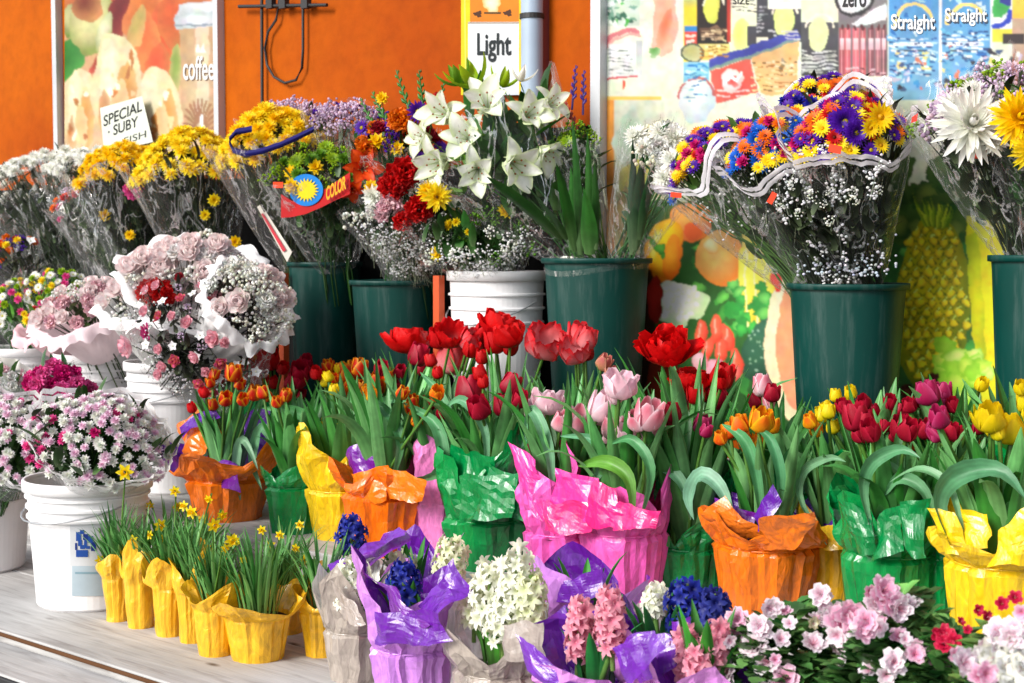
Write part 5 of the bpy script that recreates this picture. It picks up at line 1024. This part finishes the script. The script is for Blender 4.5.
daff(141,627,34,565,'second yellow daffodil pot from the white bucket',52,[(133,540,9),(150,535,8)])
daff(170,636,36,570,'third yellow daffodil pot, with a tall bud over it',53,[(175,491,9),(160,525,11),(162,540,9)])
daff(193,642,34,575,'fourth yellow daffodil pot along the plank edge',54,[(192,512,11),(184,506,9),(209,499,8)])
daff(216,654,44,592,'fifth yellow daffodil pot, just left of the widest one',55,[(214,525,12),(225,548,8),(232,540,12)])
daff(258,658,70,600,'widest daffodil pot with large flared paper flaps, nearest the front',56,[(235,543,14),(244,560,8),(262,530,8),(280,535,8)],(.09,.14),fr=1.35)
daff(322,655,44,595,'rightmost daffodil pot beside the silver-wrapped hyacinth',57,[(305,560,9),(296,548,8)],(.08,.13))
daff(205,612,34,560,'daffodil pot of the rear row behind the fourth',58,[(203,520,9),(222,515,9)]); daff(170,605,32,555,'daffodil pot of the rear row behind the third',59,[(178,507,10),(150,505,7)]); daff(286,632,44,580,'daffodil pot of the rear row behind the widest one',60,[(270,545,9),(300,525,8)])
# ------------------------------------------------------------------ hyacinths
HP='wrapped hyacinth pots'
HC=dict(white=('#e8ecc8','#fbfbf2'),cream=('#e0e8b0','#f4f4dc'),blue=('#101868','#2c3cb8'),pink=('#e87898','#f8b8c4'),paleblue=('#181c70','#3844a0'))
def florets(mb,p,d,L,R,col,g,n=60,size=.0145):
    d=Vector(d).normalized(); a=d.cross(Vector((0,1,.2))).normalized(); b=d.cross(a); c0,c1=hx(HC[col][0]),hx(HC[col][1])
    mb.tube([p-d*.03,p+d*L],.004,hx('#7c9c50'),6)
    for i in range(n):
        t=(i+.5)/n; th=i*2.39996; rr=R*math.sin(PI*min(1,.18+.72*t))**.7; out=(a*math.cos(th)+b*math.sin(th)); q=p+d*(L*t+g.uniform(-.004,.004))+out*rr*g.uniform(.35,.95)
        m=MB(); cc=mixc(c0,c1,g.random())
        for k in range(6): petal(m,TAU*k/6,size*.08,0,size*1.15,size*.27,45,-45,.3,c0,jit(c1,.1,g),None,3,2,.8,.6,g=g)
        m.tube([(0,0,-size*1.1),(0,0,0)],[size*.2,size*.28],cc,6)
        X=xf(q+out*rr*.25,(out+d*.25),g.uniform(.85,1.2),g.uniform(0,6)); mb.add([X@Vector(v) for v in m.v],m.f,m.c)
def hyacinth(px,c,wpx,pytie,pytop,fo,label,spk,seed,fr=1.5,nl=9,corner=4,leaf='#3c8c2c',tops=()):
    g=random.Random(seed); p=base(px,c,DECK); tie=PC(px,pytie,c); H=max(.06,tie.z-DECK); R=mpx(tie,wpx)/2; r=root('hyacinth_pot',label,'potted hyacinth',tuple(p),HP)
    wrap(r,p,H,R*.78,R,mpx(tie,pytie-pytop),R*fr,FO[fo],seed,corner=corner,sharp=.8); cen=p+Z*H
    for i in range(nl):
        az=TAU*i/nl+g.uniform(-.3,.3); mb=MB(); strap(mb,cen+Vector((math.cos(az),math.sin(az),0))*R*.35,az,g.uniform(.09,.15),.011,82,g.uniform(35,75),jit(hx(leaf),.25,g),g,7,4,.5); mb.build('leaf',M['leaf'],r)
    for (x,y,h,w,col) in spk:   # x,y centre of spike
        q=PC(x,y+h/2,c-.02+g.uniform(-.03,.03)); L=mpx(q,h); mb=MB(); florets(mb,q,(g.uniform(-.12,.12),-.1,1),L,mpx(q,w)/2,col,g,int(16+L*190)); o=mb.build('flower_spike',M['petal'],r)
        mb=MB(); mb.tube([cen-Z*.01,q],.005,hx('#6c9c48'),6); mb.build('stem',M['leaf'],r)
    return r
hyacinth(356,1.95,64,628,580,'grey','silver-paper hyacinth pot with white blooms, just right of the daffodils',[(350,584,46,34,'white')],71,fr=1.35,leaf='#2c7424')
hyacinth(408,2.12,74,600,560,'purple','purple-wrapped pot behind with cream blooms and a violet-lined flap',[(398,572,38,34,'cream'),(352,535,36,26,'blue'),(450,560,40,34,'cream')],72,fr=1.4)
hyacinth(412,1.84,84,645,575,'purple','lilac-wrapped hyacinth pot with a young deep blue spike in its centre',[(405,582,34,26,'blue')],73,fr=1.35,corner=3)
hyacinth(500,1.84,92,668,620,'grey','silver-paper hyacinth pot with the big white flower cluster',[(488,592,60,34,'white'),(512,584,70,36,'white'),(474,603,44,26,'cream'),(530,600,54,28,'cream'),(503,620,44,30,'white')],74,fr=1.3,leaf='#4ca030')
hyacinth(596,1.78,100,690,630,'violet','violet-wrapped pot of pale pink hyacinths with long pointed flaps',[(578,628,56,20,'pink'),(612,620,62,22,'pink'),(596,642,44,18,'pink')],75,fr=1.5,corner=3,leaf='#2c8c40')
hyacinth(585,2.10,80,625,570,'purple','purple-and-lilac wrap standing behind the pink hyacinths below the magenta pots',[],76,fr=1.5,corner=3,nl=5)
hyacinth(660,1.86,86,680,625,'violet','violet-wrapped pot with blue hyacinths beside the azalea',[(690,607,50,36,'blue'),(716,608,30,24,'paleblue'),(655,600,24,16,'white')],77,fr=1.45,leaf='#2c7c38')
hyacinth(705,1.72,84,700,662,'violet','pot of salmon pink hyacinths at the bottom edge left of the azalea',[(688,652,46,18,'pink'),(712,648,50,20,'pink'),(700,668,40,17,'pink')],78,fr=1.3)
for k,quad,c,fo in [('lilac-wrapped hyacinth',[(368,568),(392,592),(430,628),(398,626)],(1.74,1.74,1.72,1.76),'pin'),('lilac-wrapped hyacinth',[(424,606),(458,560),(470,590),(440,622)],(1.78,1.80,1.78,1.74),'violet'),('lilac-wrapped hyacinth',[(376,610),(440,610),(452,645),(378,645)],1.73,'purple'),
 ('purple-wrapped pot behind',[(326,572),(404,526),(412,540),(340,592)],(2.02,2.05,2.04,2.0),'pin'),('purple-wrapped pot behind',[(330,566),(400,530),(406,536),(334,578)],(2.0,2.03,2.02,1.98),'violet'),
 ('silver-paper hyacinth pot with white',[(326,580),(352,600),(372,625),(338,622)],1.85,'silver'),('silver-paper hyacinth pot with the big',[(505,630),(548,618),(546,660),(508,660)],1.74,'silver'),
 ('violet-wrapped pot of pale',[(514,636),(548,650),(580,690),(548,690)],(1.66,1.66,1.66,1.66),'violet'),('violet-wrapped pot of pale',[(612,650),(652,632),(672,650),(630,690)],1.64,'violet'),('purple-and-lilac wrap',[(552,606),(590,598),(592,640),(556,640)],2.02,'pin'),('purple-and-lilac wrap',[(548,590),(600,574),(606,592),(556,606)],2.0,'violet'),
 ('violet-wrapped pot with blue',[(622,640),(668,632),(680,660),(640,690)],1.72,'violet'),('violet-wrapped pot with blue',[(676,625),(694,618),(700,650),(680,660)],1.74,'violet')]:
    if fo=='silver' and 'silver' not in FO: FO['silver']=foil('silver_paper',(.40,.34,.30),None,.35)
    if fo=='cream' and 'cream' not in FO: FO['cream']=foil('cream_paper',(.78,.74,.55),None,.5)
    flap(pot(k),quad,c,FO[fo],seed=quad[0][0])
# ------------------------------------------------------------------ azaleas
def azalea(px,c,rx,pytop,label,fl,seed,n=900,extra=0,cols=('az',),H0=None):
    g=random.Random(seed); p=base(px,c,DECK); top=PC(px,pytop,c); R=mpx(top,rx); H=top.z-DECK; r=root('azalea_pot',label,'potted azalea',tuple(p),'potted azaleas')
    mb=MB(); mb.lathe([(.001,0),(.055,0),(.075,.12),(.08,.12),(.08,.13),(.07,.13),(.06,.10),(.001,.10)],hx('#7a3c20'),32,0,p); mb.build('flower_pot',M['plain'],r)
    mb=MB()
    for i in range(10):
        a=g.uniform(0,TAU); q=p+Vector((math.cos(a)*R*.6,math.sin(a)*R*.6,H*.8)); mb.tube([p+Z*.1,p.lerp(q,.5)+Z*.03,q],[.005,.0035,.002],(.10,.05,.03),5)
    mb.build('branches',M['dryleaf'],r)
    mb=MB(); zc=p.z+H*.52
    for i in range(n):
        d=Vector((g.gauss(0,1),g.gauss(0,1),g.gauss(0,1)+.3)).normalized(); k=g.uniform(.72,1.0)*(1+.12*math.sin(5*d.x+3*d.y+seed))
        q=Vector((p.x+d.x*R*k,p.y+d.y*R*.9*k,zc+d.z*H*.47*k)); az=math.atan2(d.y,d.x)+g.uniform(-1.2,1.2)
        if q.z<DECK+.02: continue
        strap(mb,q,az,g.uniform(.022,.040),g.uniform(.008,.013),g.uniform(-10,55),g.uniform(-30,40),jit(mixc(hx('#1c5424'),hx('#80bc64'),g.random()**1.3),.35,g),g,4,2,.3,pw=1.0)
    mb.build('foliage',M['leaf'],r)
    for (x,y,w,cn) in fl:
        q=PC(x,y,c-.12+g.uniform(-.05,.05)) if y>pytop+15 else PC(x,y,c-.04)
        m=max(1,int(w//10))
        for j in range(m):
            dd=Vector((g.uniform(-.7,.7),-1,g.uniform(-.2,.9))); off=Vector((g.uniform(-1,1),g.uniform(-.5,.5),g.uniform(-1,1)))*mpx(q,w)*.28 if m>1 else Vector((0,0,0))
            put('azalea',cn,q+off,dd,mpx(q,w)*(.70 if m==1 else .60),r,g)
    for i in range(extra):
        d=Vector((g.gauss(0,.8),-abs(g.gauss(0,.8)),abs(g.gauss(0,.8))+.25)).normalized(); q=Vector((p.x+d.x*R*.98,p.y+d.y*R*.9,zc+d.z*H*.48)); put('azalea',g.choice(cols),q,d,.021*g.uniform(.6,1.2),r,g)
    return r
azalea(790,1.82,80,608,'blush pink azalea with dark glossy leaves, left one below the orange wrap',[(768,610,20,'azw'),(742,622,22,'az'),(760,630,22,'azw'),(780,640,16,'azw'),(822,596,22,'azw'),(833,612,20,'azw'),(848,620,30,'az'),(862,628,24,'az'),(790,624,12,'azw'),(728,640,12,'azw'),(838,635,18,'azw'),(775,660,10,'az'),(812,622,11,'cr')],81,1500,16,('azw','az'))
azalea(896,1.80,66,602,'larger pink azalea with clustered blooms below the emerald wraps',[(889,598,30,'az'),(872,605,22,'azw'),(898,612,24,'azw'),(880,628,16,'azw'),(893,662,24,'azw'),(915,655,16,'az'),(905,640,12,'azw'),(886,675,16,'azw'),(868,592,12,'az')],82,1400,16,('azw','az'))
azalea(948,1.78,52,632,'small azalea with crimson red blossoms under the yellow wrap',[(945,640,20,'azr'),(938,634,14,'azr'),(955,642,16,'azr'),(985,618,12,'azr'),(978,610,10,'azr'),(1002,604,12,'azr'),(1015,598,12,'azr'),(968,630,8,'azr'),(960,622,8,'azr')],83,1300,2,('azr',))
azalea(1006,1.66,62,640,'white and pink azalea in full bloom cut off by the bottom right corner',[(1010,655,44,'wn'),(1000,640,28,'azw'),(1018,632,26,'azw'),(1000,672,30,'wn'),(985,648,22,'azw'),(964,664,28,'azw'),(978,675,24,'az'),(955,655,14,'az'),(1020,670,30,'wn'),(1022,612,14,'az'),(997,627,14,'azw')],84,1300,18,('wn','azw'))
# ------------------------------------------------------------------ cleanup of helper props
for o in bpy.data.objects:
    if '_org' in o: del o['_org']
# ------------------------------------------------------------------ camera, light
cam=bpy.data.cameras.new('camera'); co=bpy.data.objects.new('camera',cam); COL.objects.link(co); sc.camera=co
cam.sensor_width=36; cam.lens=36*F/1024; cam.clip_end=500; cam.clip_start=.05
co.location=(0,0,CH); co.rotation_euler=(PI/2-PIT,0,0)
cam.dof.use_dof=True; cam.dof.focus_distance=3.0; cam.dof.aperture_fstop=9
w=bpy.data.worlds.new('World'); sc.world=w; w.use_nodes=True; nt=w.node_tree; bg=nt.nodes['Background']
sky=nt.nodes.new('ShaderNodeTexSky'); sky.sky_type='NISHITA'; sky.sun_disc=False
S=Vector((-.74,-.58,.54)).normalized(); el=math.asin(S.z); azs=math.atan2(S.x,S.y)
sky.sun_elevation=el; sky.sun_rotation=azs; hs=nt.nodes.new('ShaderNodeHueSaturation'); hs.inputs['Saturation'].default_value=.45; hs.inputs['Value'].default_value=1.6; nt.links.new(sky.outputs[0],hs.inputs['Color']); nt.links.new(hs.outputs[0],bg.inputs[0]); bg.inputs[1].default_value=.15
sn=bpy.data.lights.new('sun','SUN'); sn.energy=4.6; sn.angle=math.radians(24); sn.color=(1,.96,.9); so=bpy.data.objects.new('sun',sn); COL.objects.link(so)
so.rotation_euler=S.to_track_quat('Z','Y').to_euler()
sc.view_settings.view_transform='Standard'; sc.view_settings.look='None'; sc.view_settings.exposure=0; sc.view_settings.gamma=1
sc.cycles.transparent_max_bounces=24; sc.cycles.max_bounces=8
